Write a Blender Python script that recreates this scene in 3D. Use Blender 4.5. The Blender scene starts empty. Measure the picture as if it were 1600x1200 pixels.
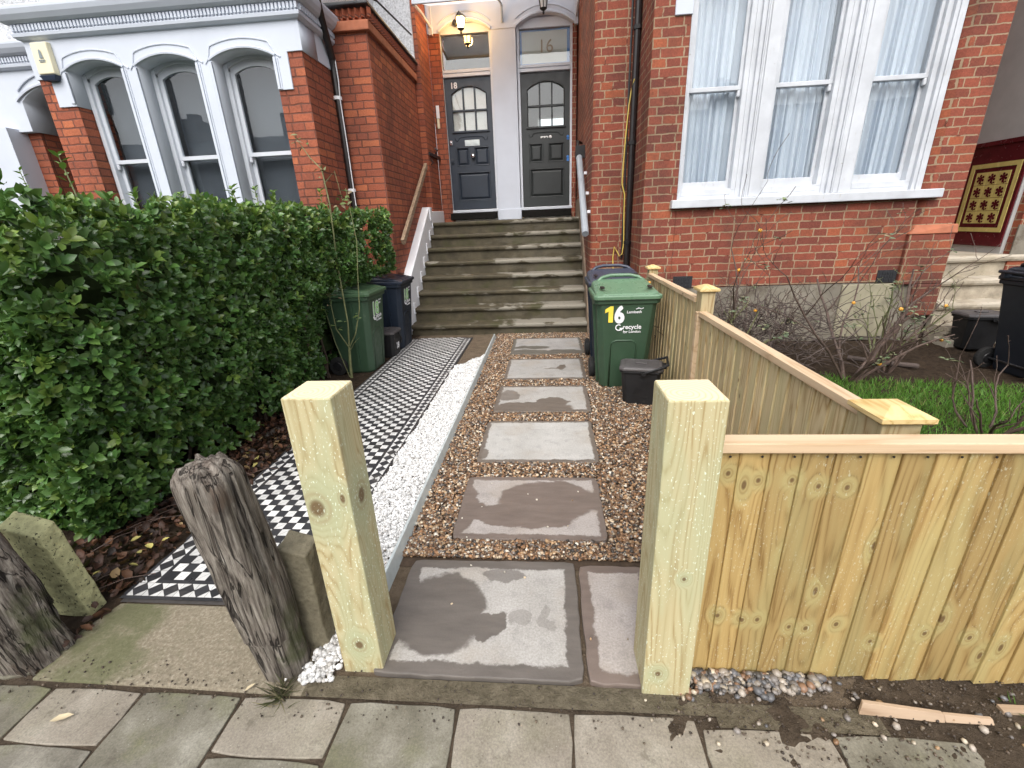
import bpy, bmesh, math, random
import numpy as np
from mathutils import Matrix, Vector, noise as mnoise

SC = bpy.context.scene
COL = SC.collection
rad = math.radians
random.seed(7)
RNG = np.random.default_rng(11)

# ------------------------------------------------------------------ camera, sky, sun, exposure
R0 = (0.9965231686, 0.0734210282, -0.0393818107)
R1 = (-0.0115249792, -0.3466594023, -0.9379202704)
R2 = (-0.0825151456, 0.9351131543, -0.3446079502)
cam_d = bpy.data.cameras.new('camera')
cam_d.sensor_fit = 'HORIZONTAL'; cam_d.sensor_width = 36.0
cam_d.lens = 686.081 / 1600 * 36
cam_d.clip_start = 0.02; cam_d.clip_end = 500
cam = bpy.data.objects.new('camera', cam_d)
cam.matrix_world = Matrix(((R0[0], -R1[0], -R2[0], 0), (R0[1], -R1[1], -R2[1], 0), (R0[2], -R1[2], -R2[2], 1.5), (0, 0, 0, 1)))
COL.objects.link(cam); SC.camera = cam

SUN_EL, SUN_ROT = rad(50), rad(185)
world = bpy.data.worlds.new('World'); SC.world = world; world.use_nodes = True
wn = world.node_tree; wn.nodes.clear()
sky = wn.nodes.new('ShaderNodeTexSky'); sky.sky_type = 'NISHITA'; sky.sun_disc = False
sky.sun_elevation = SUN_EL; sky.sun_rotation = SUN_ROT; sky.air_density = 1.0; sky.dust_density = 4.0
hsv = wn.nodes.new('ShaderNodeHueSaturation'); hsv.inputs['Saturation'].default_value = 0.32
bg = wn.nodes.new('ShaderNodeBackground'); bg.inputs['Strength'].default_value = 0.15
wo = wn.nodes.new('ShaderNodeOutputWorld')
wn.links.new(sky.outputs[0], hsv.inputs['Color']); wn.links.new(hsv.outputs[0], bg.inputs['Color']); wn.links.new(bg.outputs[0], wo.inputs[0])
sun_d = bpy.data.lights.new('sun', 'SUN'); sun_d.energy = 0.6; sun_d.angle = rad(70); sun_d.color = (1.0, 0.96, 0.9)
sun = bpy.data.objects.new('sun', sun_d); COL.objects.link(sun)
# towards-sun direction: behind the camera
sd = Vector((-0.08, -0.85, 1.0)).normalized()
sun.rotation_euler = sd.to_track_quat('Z', 'Y').to_euler()
SC.view_settings.view_transform = 'Standard'; SC.view_settings.look = 'None'
SC.view_settings.exposure = 1.06; SC.view_settings.gamma = 1.0; SC.view_settings.use_curve_mapping = False
SC.cycles.max_bounces = 8; SC.cycles.diffuse_bounces = 4; SC.cycles.transparent_max_bounces = 12
SC.cycles.use_denoising = True

# ------------------------------------------------------------------ material helpers
class NT:
    def __init__(s, name, rough=0.6, spec=0.5):
        s.m = bpy.data.materials.new(name); s.m.use_nodes = True
        s.t = s.m.node_tree; s.t.nodes.clear()
        s.out = s.t.nodes.new('ShaderNodeOutputMaterial')
        s.b = s.t.nodes.new('ShaderNodeBsdfPrincipled')
        s.t.links.new(s.b.outputs[0], s.out.inputs[0])
        s.b.inputs['Roughness'].default_value = rough
        s.b.inputs['Specular IOR Level'].default_value = spec
    def put(s, sock, v):
        if v is None: return
        if isinstance(v, bpy.types.NodeSocket): s.t.links.new(v, sock)
        else:
            try: sock.default_value = v
            except Exception:
                if isinstance(v, (int, float)): sock.default_value = (v, v, v)
                else: sock.default_value = (*v, 1)
    def node(s, typ, ins=None, **props):
        n = s.t.nodes.new('ShaderNode' + typ)
        for k, v in props.items(): setattr(n, k, v)
        for k, v in (ins or {}).items(): s.put(n.inputs[k], v)
        return n
    def pos(s): return s.node('NewGeometry').outputs['Position']
    def nrm(s): return s.node('NewGeometry').outputs['True Normal']
    def obj(s): return s.node('TexCoord').outputs['Object']
    def attr(s, name, out='Fac'): return s.node('Attribute', attribute_name=name).outputs[out]
    def math(s, op, a, b=None, c=None, clamp=False):
        n = s.node('Math', operation=op, use_clamp=clamp)
        s.put(n.inputs[0], a); s.put(n.inputs[1], b); s.put(n.inputs[2], c)
        return n.outputs[0]
    def vmath(s, op, a, b=None, out=0):
        n = s.node('VectorMath', operation=op); s.put(n.inputs[0], a)
        if b is not None:
            s.put(n.inputs[3] if op == 'SCALE' else n.inputs[1], b)
        return n.outputs['Value'] if op in ('LENGTH', 'DISTANCE', 'DOT_PRODUCT') else n.outputs[0]
    def sep(s, v):
        n = s.node('SeparateXYZ', {0: v}); return n.outputs[0], n.outputs[1], n.outputs[2]
    def comb(s, x, y, z): return s.node('CombineXYZ', {0: x, 1: y, 2: z}).outputs[0]
    def noise(s, v, scale, detail=4, rough=0.55, dist=0.0, out='Fac'):
        n = s.node('TexNoise', {'Vector': v, 'Scale': scale, 'Detail': detail, 'Roughness': rough, 'Distortion': dist})
        return n.outputs[0] if out == 'Fac' else n.outputs[1]
    def voro(s, v, scale, out='Distance', rnd=1.0, feature='F1'):
        n = s.node('TexVoronoi', {'Vector': v, 'Scale': scale, 'Randomness': rnd}, feature=feature); return n.outputs[out]
    def ramp(s, f, stops, interp='LINEAR'):
        n = s.node('ValToRGB', {0: f}); cr = n.color_ramp; cr.interpolation = interp
        while len(cr.elements) < len(stops): cr.elements.new(0.5)
        for e, (p, c) in zip(cr.elements, stops):
            e.position = p; e.color = (*c, 1) if isinstance(c, tuple) else (c, c, c, 1)
        return n.outputs[0]
    def step(s, f, a, b):
        n = s.node('MapRange', {0: f, 1: a, 2: b, 3: 0.0, 4: 1.0}); n.clamp = True; n.interpolation_type = 'SMOOTHSTEP'
        return n.outputs[0]
    def mix(s, f, a, b, blend='MIX'):
        n = s.node('Mix', data_type='RGBA', blend_type=blend); s.put(n.inputs[0], f)
        for i, v in ((6, a), (7, b)):
            if isinstance(v, tuple) and len(v) == 3: v = (*v, 1)
            s.put(n.inputs[i], v)
        return n.outputs[2]
    def bump(s, h, strength=0.3, dist=0.01, normal=None):
        n = s.node('Bump', {'Height': h, 'Strength': strength, 'Distance': dist})
        if normal is not None: s.put(n.inputs['Normal'], normal)
        s.t.links.new(n.outputs[0], s.b.inputs['Normal']); return n.outputs[0]
    def color(s, c):
        if isinstance(c, tuple) and len(c) == 3: c = (*c, 1)
        s.put(s.b.inputs['Base Color'], c)
    def rough(s, r): s.put(s.b.inputs['Roughness'], r)

def plain(name, col, rough=0.5, var=0.12, scale=8, bump=0.0, bscale=60, spec=0.5, metal=0.0, dirt=None):
    n = NT(name, rough, spec); p = n.obj()
    f = n.noise(p, scale, 5)
    lo = tuple(c * (1 - var) for c in col); hi = tuple(min(1, c * (1 + var)) for c in col)
    c = n.ramp(f, [(0.3, lo), (0.7, hi)])
    if dirt:
        d = n.step(n.noise(p, dirt[1], 6, 0.7), dirt[2], dirt[2] + 0.15)
        c = n.mix(d, c, dirt[0])
    n.color(c); n.b.inputs['Metallic'].default_value = metal
    n.rough(n.ramp(n.noise(p, scale * 2.3, 4), [(0.3, max(0.05, rough - 0.08)), (0.7, min(1, rough + 0.1))]))
    if bump: n.bump(n.noise(p, bscale, 5), bump, 0.004)
    return n.m

def brick_mat(name, c1, c2, mort, msize=0.010, soot=0.35, bw=0.235, rh=0.0855, bumpd=0.010, z0=0.0, warm=(0.3, 0.12, 0.06), smooth=0.1):
    n = NT(name, 0.85, 0.3); p = n.pos()
    x, y, z = n.sep(p); nx, ny, nz = n.sep(n.nrm())
    side = n.math('GREATER_THAN', n.math('ABSOLUTE', nx), 0.6)
    u = n.math('ADD', n.math('MULTIPLY', x, n.math('SUBTRACT', 1.0, side)), n.math('MULTIPLY', y, side))
    wob = n.noise(p, 5.0, 3); wob2 = n.noise(n.vmath('ADD', p, (7.3, 1.1, 4.2)), 22.0, 2)
    v = n.math('ADD', n.math('SUBTRACT', z, z0), n.math('ADD', n.math('MULTIPLY', n.math('SUBTRACT', wob, 0.5), 0.022), n.math('MULTIPLY', n.math('SUBTRACT', wob2, 0.5), 0.012)))
    u = n.math('ADD', u, n.math('MULTIPLY', n.math('SUBTRACT', wob2, 0.5), 0.02))
    vec = n.comb(u, v, 0.0)
    bt = n.node('TexBrick', {'Vector': vec, 'Scale': 1.0, 'Mortar Size': msize, 'Mortar Smooth': smooth, 'Bias': 0.0, 'Brick Width': bw, 'Row Height': rh, 'Color1': (1, 1, 1, 1), 'Color2': (0, 0, 0, 1), 'Mortar': (0.5, 0.5, 0.5, 1)}, offset=0.5, offset_frequency=2, squash=0.62, squash_frequency=2)
    per = n.math('ADD', 0.0, bt.outputs[0])
    c = n.ramp(per, [(0.0, c1), (0.35, tuple(a * 0.8 + b * 0.2 for a, b in zip(c1, c2))), (0.7, c2), (1.0, warm)])
    big = n.noise(p, 1.3, 5, 0.6)
    c = n.mix(n.math('MULTIPLY', n.step(big, 0.42, 0.75), soot), c, (0.045, 0.03, 0.025))
    fine = n.noise(p, 70, 4, 0.7)
    c = n.mix(0.35, c, n.mix(n.step(fine, 0.3, 0.7), (0.25, 0.25, 0.25), (0.8, 0.8, 0.8)), 'OVERLAY')
    chip = n.step(n.noise(n.vmath('ADD', p, (3, 9, 2)), 16, 6, 0.75), 0.68, 0.74)
    c = n.mix(n.math('MULTIPLY', chip, 0.4), c, (0.42, 0.3, 0.22))
    mc = n.mix(n.step(big, 0.4, 0.7), mort, tuple(a * 0.6 for a in mort))
    fac = bt.outputs['Fac']
    gap = n.math('MULTIPLY', fac, n.step(n.noise(p, 9, 4, 0.7), 0.30, 0.45))
    c = n.mix(gap, c, mc)
    c = n.mix(n.math('MULTIPLY', fac, n.math('SUBTRACT', 1.0, n.step(n.noise(p, 9, 4, 0.7), 0.30, 0.45))), c, tuple(a * 0.45 for a in c1))
    n.color(c)
    h = n.math('ADD', n.math('MULTIPLY', n.math('SUBTRACT', 1.0, fac), 1.0), n.math('MULTIPLY', fine, 0.35))
    n.bump(h, 0.7, bumpd)
    return n.m

def wood_mat(name, light, dark, green=None, axis='z', specks=0.0, rough=0.6, knot=1.0, use_rnd=True, ringscale=9.0, contrast=0.55, tint=None, local=False, spots=(), rare_at=0.84):
    """Sawn softwood: stretched noise contours read as grain, knots bend it. axis = the grain direction."""
    n = NT(name, rough, 0.35); p = n.obj() if local else n.pos(); pw_ = p
    if use_rnd:
        r = n.attr('rnd'); p = n.vmath('ADD', p, n.comb(n.math('MULTIPLY', r, 13.7), n.math('MULTIPLY', r, 5.1), n.math('MULTIPLY', r, 29.3)))
    x, y, z = n.sep(p)
    g, a, b = {'z': (z, x, y), 'x': (x, y, z), 'y': (y, x, z)}[axis]
    kv = n.comb(n.math('MULTIPLY', n.math('ADD', a, b), 6.5), n.math('MULTIPLY', g, 3.2), 0.0)
    kn = n.node('TexVoronoi', {'Vector': kv, 'Scale': 1.0}, voronoi_dimensions='2D')
    rare = n.math('LESS_THAN', n.sep(kn.outputs['Color'])[0], rare_at)
    kd = n.math('ADD', n.math('MULTIPLY', kn.outputs['Distance'], 1.4), rare)
    for sx_, sy_, sz_, sr in spots:                     # knots with a place of their own on this timber
        dd = n.vmath('LENGTH', n.vmath('MULTIPLY', n.vmath('SUBTRACT', pw_, (sx_, sy_, sz_)), (1 / sr, 1 / sr, 0.8 / sr)))
        kd = n.math('MINIMUM', kd, n.math('MULTIPLY', dd, 0.10))
    kw = n.math('POWER', n.math('MAXIMUM', n.math('SUBTRACT', 1.0, n.math('MULTIPLY', kd, 2.2)), 0.0), 2.0)
    gv = n.comb(n.math('MULTIPLY', a, 5.0), n.math('MULTIPLY', b, 5.0), n.math('MULTIPLY', g, 0.42))
    F = n.math('ADD', n.noise(gv, 1.6, 2, 0.4), n.math('MULTIPLY', kw, 0.30 * knot))
    ring = n.math('PINGPONG', n.math('MULTIPLY', F, ringscale), 0.5)
    fib = n.noise(n.comb(n.math('MULTIPLY', a, 170.0), n.math('MULTIPLY', b, 170.0), n.math('MULTIPLY', g, 4.0)), 1.0, 4, 0.7)
    mid = tuple((u * 0.6 + v * 0.4) for u, v in zip(light, dark))
    c = n.ramp(n.math('ADD', n.math('MULTIPLY', ring, 1.7), n.math('MULTIPLY', n.math('SUBTRACT', fib, 0.5), 0.9)), [(0.0, dark), (0.22, mid), (0.55, light), (1.0, light)])
    c = n.mix(n.math('MULTIPLY', n.step(fib, 0.35, 0.75), contrast), c, mid)
    patch = n.noise(n.comb(n.math('MULTIPLY', a, 9.0), n.math('MULTIPLY', b, 9.0), n.math('MULTIPLY', g, 1.7)), 1.0, 3)
    if green: c = n.mix(n.math('MULTIPLY', n.step(patch, 0.46, 0.66), 0.55), c, green)
    if tint: c = n.mix(n.math('MULTIPLY', n.step(patch, 0.56, 0.40), 0.6), c, tint)
    if use_rnd:
        hv = n.node('HueSaturation', {'Color': c, 'Value': n.math('ADD', 0.80, n.math('MULTIPLY', n.attr('rnd'), 0.36))})
        c = hv.outputs[0]
    if knot > 0:
        kh = n.math('MULTIPLY', n.step(kd, 0.42, 0.16), 0.7)
        c = n.mix(kh, c, green or light); kc = n.step(kd, 0.10, 0.04); kr = n.math('MULTIPLY', n.math('MULTIPLY', n.step(kd, 0.22, 0.10), 0.75), n.math('PINGPONG', n.math('MULTIPLY', kd, 24.0), 1.0))
        c = n.mix(kr, c, tuple(v * 0.75 for v in mid)); c = n.mix(n.math('MULTIPLY', kc, 0.85), c, (0.12, 0.068, 0.03))
    if specks:
        sp = n.step(n.noise(n.comb(n.math('MULTIPLY', a, 190.0), n.math('MULTIPLY', b, 190.0), n.math('MULTIPLY', g, 80.0)), 1.0, 2, 0.5), 0.63, 0.68)
        reg = n.step(n.noise(n.vmath('ADD', n.pos(), (4.1, 2.2, 8.8)), 5.0, 3), 0.36, 0.56)
        c = n.mix(n.math('MULTIPLY', n.math('MULTIPLY', sp, reg), specks), c, (0.72, 0.80, 0.66))
    n.color(c); n.bump(n.math('ADD', n.math('MULTIPLY', fib, 0.6), n.math('MULTIPLY', ring, 0.8)), 0.25, 0.003)
    return n.m

def col_attr_mat(name, rough=0.6, spec=0.5, bump=0.0, mult=1.0, trans=0.0, mottle=0.0):
    n = NT(name, rough, spec); c = n.attr('col', 'Color')
    if mottle:
        f = n.noise(n.pos(), 90, 4, 0.7)
        c = n.mix(mottle, c, n.ramp(f, [(0.3, 0.2), (0.7, 0.8)]), 'OVERLAY')
    n.color(c)
    if trans:
        tr = n.node('BsdfTranslucent', {'Color': n.mix(0.5, c, (0.2, 0.4, 0.05))}); ms = n.node('MixShader', {0: trans})
        n.t.links.new(n.b.outputs[0], ms.inputs[1]); n.t.links.new(tr.outputs[0], ms.inputs[2]); n.t.links.new(ms.outputs[0], n.out.inputs[0])
    if bump: n.bump(n.noise(n.pos(), 120, 3), bump, 0.003)
    return n.m

def glass_mat(name, tint=(0.82, 0.86, 0.86), boost=2.2, wav=0.02):
    n = NT(name); t = n.t
    fc = n.node('LayerWeight', {'Blend': 0.5}).outputs['Facing']
    fr = n.math('ADD', 0.045, n.math('MULTIPLY', n.math('POWER', fc, 4.0), 0.9))
    bm = n.node('Bump', {'Height': n.noise(n.obj(), 2.2, 2), 'Strength': wav, 'Distance': 0.05})
    gl = n.node('BsdfGlossy', {'Color': (1, 1, 1, 1), 'Roughness': 0.01, 'Normal': bm.outputs[0]})
    tr = n.node('BsdfTransparent', {'Color': (*tint, 1)})
    ms = n.node('MixShader', {0: n.math('MULTIPLY', fr, boost, clamp=True), 1: tr.outputs[0], 2: gl.outputs[0]})
    t.links.new(ms.outputs[0], n.out.inputs[0]); return n.m

# ------------------------------------------------------------------ mesh helpers
class MB:
    def __init__(s): s.v = []; s.f = []; s.r = []
    def add(s, vs, fs, rnd=0.0):
        o = len(s.v); s.v += [tuple(v) for v in vs]; s.f += [tuple(i + o for i in f) for f in fs]; s.r += [rnd] * len(fs); return s
    def box(s, x0, x1, y0, y1, z0, z1, rnd=0.0):
        return s.add([(x0, y0, z0), (x1, y0, z0), (x1, y1, z0), (x0, y1, z0), (x0, y0, z1), (x1, y0, z1), (x1, y1, z1), (x0, y1, z1)],
                     [(0, 3, 2, 1), (4, 5, 6, 7), (0, 1, 5, 4), (1, 2, 6, 5), (2, 3, 7, 6), (3, 0, 4, 7)], rnd)
    def loft(s, rings, cap0=True, cap1=True, rnd=0.0):
        n = len(rings[0]); vs = [p for r in rings for p in r]; fs = []
        for i in range(len(rings) - 1):
            for j in range(n):
                k = (j + 1) % n; fs.append((i * n + j, i * n + k, (i + 1) * n + k, (i + 1) * n + j))
        if cap0: fs.append(tuple(range(n - 1, -1, -1)))
        if cap1: fs.append(tuple(range((len(rings) - 1) * n, len(rings) * n)))
        return s.add(vs, fs, rnd)
    def prism(s, poly, z0, z1, rnd=0.0):            # plan polygon, counter-clockwise
        return s.loft([[(x, y, z0) for x, y in poly], [(x, y, z1) for x, y in poly]], rnd=rnd)
    def tube(s, pts, rads, n=6, rnd=0.0, caps=True):
        pts = [Vector(p) for p in pts]
        if isinstance(rads, (int, float)): rads = [rads] * len(pts)
        rings = []; up = Vector((0.13, 0.31, 0.94)).normalized()
        for i, p in enumerate(pts):
            d = (pts[min(i + 1, len(pts) - 1)] - pts[max(i - 1, 0)]); d = d.normalized() if d.length > 1e-9 else Vector((0, 0, 1))
            a = d.cross(up)
            if a.length < 0.05: a = d.cross(Vector((1, 0, 0)))
            a.normalize(); b = d.cross(a); up = a.cross(d) if False else up
            rings.append([p + (a * math.cos(2 * math.pi * k / n) + b * math.sin(2 * math.pi * k / n)) * rads[i] for k in range(n)])
        return s.loft(rings, caps, caps, rnd)
    def lathe(s, prof, c=(0, 0, 0), n=16, axis='z'):
        rings = []
        for r, h in prof:
            ring = []
            for k in range(n):
                a = 2 * math.pi * k / n; u, w = r * math.cos(a), r * math.sin(a)
                q = {'z': (u, w, h), 'y': (u, h, -w), 'x': (h, u, w)}[axis]
                ring.append((q[0] + c[0], q[1] + c[1], q[2] + c[2]))
            rings.append(ring)
        return s.loft(rings)
    def build(s, name, mat, parent=None, bevel=0.0, smooth=False, seg=2, kind=None, auto=None):
        me = bpy.data.meshes.new(name); me.from_pydata(s.v, [], s.f)
        a = me.attributes.new('rnd', 'FLOAT', 'FACE'); a.data.foreach_set('value', s.r)
        bm = bmesh.new(); bm.from_mesh(me); bmesh.ops.recalc_face_normals(bm, faces=bm.faces); bm.to_mesh(me); bm.free()
        return link(name, me, mat, parent, bevel, smooth, seg, kind)

def link(name, me, mat, parent=None, bevel=0.0, smooth=False, seg=2, kind=None):
    me.materials.clear(); me.materials.append(mat)
    if smooth: me.polygons.foreach_set('use_smooth', [True] * len(me.polygons))
    o = bpy.data.objects.new(name, me); COL.objects.link(o)
    if parent: o.parent = parent
    if kind: o['kind'] = kind
    if bevel:
        b = o.modifiers.new('bevel', 'BEVEL'); b.width = bevel; b.segments = seg; b.limit_method = 'ANGLE'; b.angle_limit = rad(35)
    return o

def thing(name, label, cat, loc=(0, 0, 0), rotz=0.0, group=None):
    o = bpy.data.objects.new(name, None); o.empty_display_size = 0.1; COL.objects.link(o)
    o.location = loc; o.rotation_euler = (0, 0, rotz); return tag(o, label, cat, group)
def tag(o, label, cat, group=None):
    o['label'] = label; o['category'] = cat
    if group: o['group'] = group
    return o

def plate_mesh(name, outer, holes, y0, y1):
    """Flat outline in x-z with holes, given the thickness y0..y1."""
    cu = bpy.data.curves.new(name, 'CURVE'); cu.dimensions = '2D'; cu.fill_mode = 'BOTH'; cu.extrude = abs(y1 - y0) / 2
    for poly in [outer] + list(holes):
        sp = cu.splines.new('POLY'); sp.points.add(len(poly) - 1); sp.use_cyclic_u = True
        for q, (x, z) in zip(sp.points, poly): q.co = (x, z, 0, 1)
    o = bpy.data.objects.new(name, cu); COL.objects.link(o)
    bpy.context.view_layer.update()
    me = bpy.data.meshes.new_from_object(o.evaluated_get(bpy.context.evaluated_depsgraph_get()))
    bpy.data.objects.remove(o); bpy.data.curves.remove(cu)
    ym = (y0 + y1) / 2
    me.transform(Matrix(((1, 0, 0, 0), (0, 0, -1, ym), (0, 1, 0, 0), (0, 0, 0, 1))))
    bm = bmesh.new(); bm.from_mesh(me); bmesh.ops.remove_doubles(bm, verts=bm.verts, dist=1e-5); bmesh.ops.recalc_face_normals(bm, faces=bm.faces); bm.to_mesh(me); bm.free()
    return me
def plate(name, outer, holes, y0, y1, mat, parent=None, bevel=0.0):
    return link(name, plate_mesh(name, outer, holes, y0, y1), mat, parent, bevel)

def text_mesh(body, size, depth=0.001, bold=0.0, align='CENTER', sx=1.0, fat=0.0):
    cu = bpy.data.curves.new('t', 'FONT'); cu.body = body; cu.size = size; cu.extrude = depth; cu.offset = bold; cu.align_x = align
    o = bpy.data.objects.new('t', cu); COL.objects.link(o); bpy.context.view_layer.update()
    me = bpy.data.meshes.new_from_object(o.evaluated_get(bpy.context.evaluated_depsgraph_get()))
    bpy.data.objects.remove(o); bpy.data.curves.remove(cu)
    me.transform(Matrix.Diagonal((sx, 1, 1, 1)))
    if fat:                                            # heavier strokes: copies shifted round a small circle, each a hair further out
        bm = bmesh.new()
        for k in range(9):
            c = me.copy(); a = k * 2 * math.pi / 8; r = fat if k < 8 else 0
            c.transform(Matrix.Translation((r * math.cos(a), r * math.sin(a), k * 0.00006))); bm.from_mesh(c); bpy.data.meshes.remove(c)
        bm.to_mesh(me); bm.free()
    return me
def text_obj(name, body, size, mat, parent, loc, rot=(math.pi / 2, 0, 0), depth=0.001, bold=0.0, align='CENTER', sx=1.0, fat=0.0):
    o = link(name, text_mesh(body, size, depth, bold, align, sx, fat), mat, parent); o.location = loc; o.rotation_euler = rot; return o

def arc(x0, x1, zs, rise, n=12):
    """points from x1 (right) back to x0 over the arch"""
    c = (x0 + x1) / 2; h = (x1 - x0) / 2; Rr = (h * h + rise * rise) / (2 * rise); a0 = math.asin(h / Rr)
    return [(c + Rr * math.sin(a0 - 2 * a0 * i / n), zs + rise - Rr + Rr * math.cos(a0 - 2 * a0 * i / n)) for i in range(n + 1)]

def scatter(name, bv, bt, mats, locs, cols, mat, smooth=True, parent=None, kind=None):
    """Many small copies of one triangle shape joined into one mesh, with a colour for each copy."""
    bv = np.asarray(bv, float); bt = np.asarray(bt, int); N = len(locs); nv = len(bv)
    V = np.einsum('nij,vj->nvi', mats, bv) + locs[:, None, :]
    T = (bt[None] + (np.arange(N) * nv)[:, None, None]).reshape(-1, 3)
    me = bpy.data.meshes.new(name); me.vertices.add(N * nv); me.vertices.foreach_set('co', V.reshape(-1).astype(np.float32))
    me.loops.add(T.size); me.loops.foreach_set('vertex_index', T.reshape(-1).astype(np.int32))
    me.polygons.add(len(T)); me.polygons.foreach_set('loop_start', (np.arange(len(T)) * 3).astype(np.int32))
    me.update(calc_edges=True)
    ca = me.attributes.new('col', 'FLOAT_COLOR', 'POINT')
    cc = np.ones((N, nv, 4), np.float32); cc[:, :, :3] = cols[:, None, :]; ca.data.foreach_set('color', cc.reshape(-1))
    me.validate()
    return link(name, me, mat, parent, smooth=smooth, kind=kind)

def rot_from(z, spin):
    """rotation matrices with third axis z (N,3) and spin about it"""
    z = z / np.linalg.norm(z, axis=1, keepdims=True)
    h = np.where(np.abs(z[:, 2:3]) < 0.95, np.array([[0, 0, 1.0]]), np.array([[1.0, 0, 0]]))
    a = np.cross(h, z); a /= np.linalg.norm(a, axis=1, keepdims=True); b = np.cross(z, a)
    c, s = np.cos(spin)[:, None], np.sin(spin)[:, None]
    return np.stack([a * c + b * s, -a * s + b * c, z], axis=2)

ICO_V = []; ICO_T = []
_bm = bmesh.new(); bmesh.ops.create_icosphere(_bm, subdivisions=1, radius=1)
ICO_V = [tuple(v.co) for v in _bm.verts]; ICO_T = [[v.index for v in f.verts] for f in _bm.faces]; _bm.free()

def pebble_field(name, pts, size, pal, wts, mat, flat=0.6, kind='stuff', jit=0.35, parent=None):
    N = len(pts); pal = np.array(pal)
    s = size * np.exp(np.clip(RNG.normal(0, jit, N), -.7, 1.5 * jit)); ax = np.stack([np.ones(N), RNG.uniform(.6, 1, N), RNG.uniform(flat * .7, flat * 1.2, N)], 1) * s[:, None]
    z = np.stack([RNG.normal(0, .35, N), RNG.normal(0, .35, N), np.ones(N)], 1)
    M = rot_from(z, RNG.uniform(0, 6.28, N)) * ax[:, None, :]
    c = pal[RNG.choice(len(pal), N, p=np.array(wts) / sum(wts))] * RNG.uniform(.6, 1.25, (N, 1))
    return scatter(name, ICO_V, ICO_T, M, np.asarray(pts), c, mat, True, parent, kind)

LEAF_V = [(0, 0, 0), (0, .4, -.03), (0, .75, -.02), (0, 1, -.08), (-.24, .33, .07), (-.22, .7, .06), (.24, .33, .07), (.22, .7, .06)]
LEAF_T = [(0, 1, 4), (1, 5, 4), (1, 2, 5), (2, 3, 5), (0, 6, 1), (1, 6, 7), (1, 7, 2), (2, 7, 3)]

def in_poly(px, py, poly):
    ins = np.zeros(len(px), bool); j = len(poly) - 1
    for i in range(len(poly)):
        xi, yi = poly[i]; xj, yj = poly[j]
        c = ((yi > py) != (yj > py)) & (px < (xj - xi) * (py - yi) / (yj - yi + 1e-12) + xi); ins ^= c; j = i
    return ins
def noise2(x, y, sc=1.0, seed=0.0): return np.array([mnoise.noise(Vector((a * sc, b * sc, seed))) for a, b in zip(x, y)])

# ------------------------------------------------------------------ materials
m_brick_old = brick_mat('painted_brick', (0.34, 0.100, 0.052), (0.245, 0.072, 0.043), (0.165, 0.066, 0.046), 0.010, 0.5, warm=(0.42, 0.130, 0.060), smooth=0.5)
m_brick_new = brick_mat('red_brick', (0.255, 0.068, 0.040), (0.155, 0.045, 0.032), (0.33, 0.235, 0.15), 0.0068, 0.7, warm=(0.325, 0.092, 0.043), z0=0.02)
m_stucco = plain('white_stucco', (0.54, 0.58, 0.65), 0.6, 0.04, 3, 0.08, 40, 0.3, dirt=((0.6, 0.6, 0.6), 2.0, 0.66))
m_white = plain('white_gloss_paint', (0.57, 0.60, 0.65), 0.35, 0.03, 6, 0.05, 80)
def peeling():
    n = NT('peeling_white_paint', 0.5, 0.4); p = n.pos()
    f = n.noise(p, 14, 7, 0.75); g = n.noise(n.vmath('MULTIPLY', p, (1.0, 1.0, 0.25)), 30, 5, 0.7)
    c = n.ramp(n.noise(p, 4, 4), [(0.3, (0.46, 0.48, 0.51)), (0.7, (0.59, 0.615, 0.65))])
    c = n.mix(n.math('MULTIPLY', n.step(g, 0.60, 0.70), 0.55), c, (0.42, 0.40, 0.37))
    k = n.step(f, 0.665, 0.69); c = n.mix(k, c, (0.22, 0.16, 0.11)); n.color(c)
    n.bump(n.math('SUBTRACT', g, k), 0.3, 0.003); return n.m
m_peel = peeling()
def pebbledash():
    n = NT('white_pebbledash', 0.9, 0.2); p = n.pos()
    f = n.noise(p, 42, 5, 0.8); n.color(n.ramp(f, [(0.33, (0.36, 0.37, 0.39)), (0.55, (0.74, 0.76, 0.79)), (0.8, (0.82, 0.83, 0.85))]))
    n.bump(f, 1.0, 0.02); return n.m
m_dash = pebbledash()
m_strg = plain('white_stringer_lightened', (0.80, 0.82, 0.85), 0.5, 0.04, 4, 0.05, 50)  # lighter copy of the white paint, making up for weak light on this face
m_door = plain('dark_grey_door_paint', (0.024, 0.033, 0.048), 0.38, 0.12, 5, 0.05, 90, 0.5)
m_door_b = plain('charcoal_door_paint', (0.024, 0.028, 0.028), 0.42, 0.12, 5, 0.05, 90, 0.5)
m_chrome = plain('chrome', (0.75, 0.75, 0.76), 0.15, 0.05, 5, 0, 60, 0.5, 1.0)
m_black = plain('black_metal', (0.012, 0.012, 0.013), 0.4, 0.2, 9)
m_lead = plain('lead_sheet', (0.05, 0.052, 0.055), 0.5, 0.2, 9)
m_pipe = plain('black_pipe_paint', (0.016, 0.013, 0.013), 0.35, 0.3, 12)
m_glass = glass_mat('window_glass', (0.94, 0.96, 0.97), boost=0.95, wav=0.01)
m_glass_door = glass_mat('door_glass', (0.92, 0.93, 0.92), boost=1.3)
def dark_room():
    n = NT('room_dark', 0.9, 0.1); n.color((0.10, 0.105, 0.11)); return n.m
m_room = dark_room()
m_room_pale = plain('hall_wall_paint', (0.42, 0.40, 0.35), 0.8, 0.1, 2)
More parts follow.
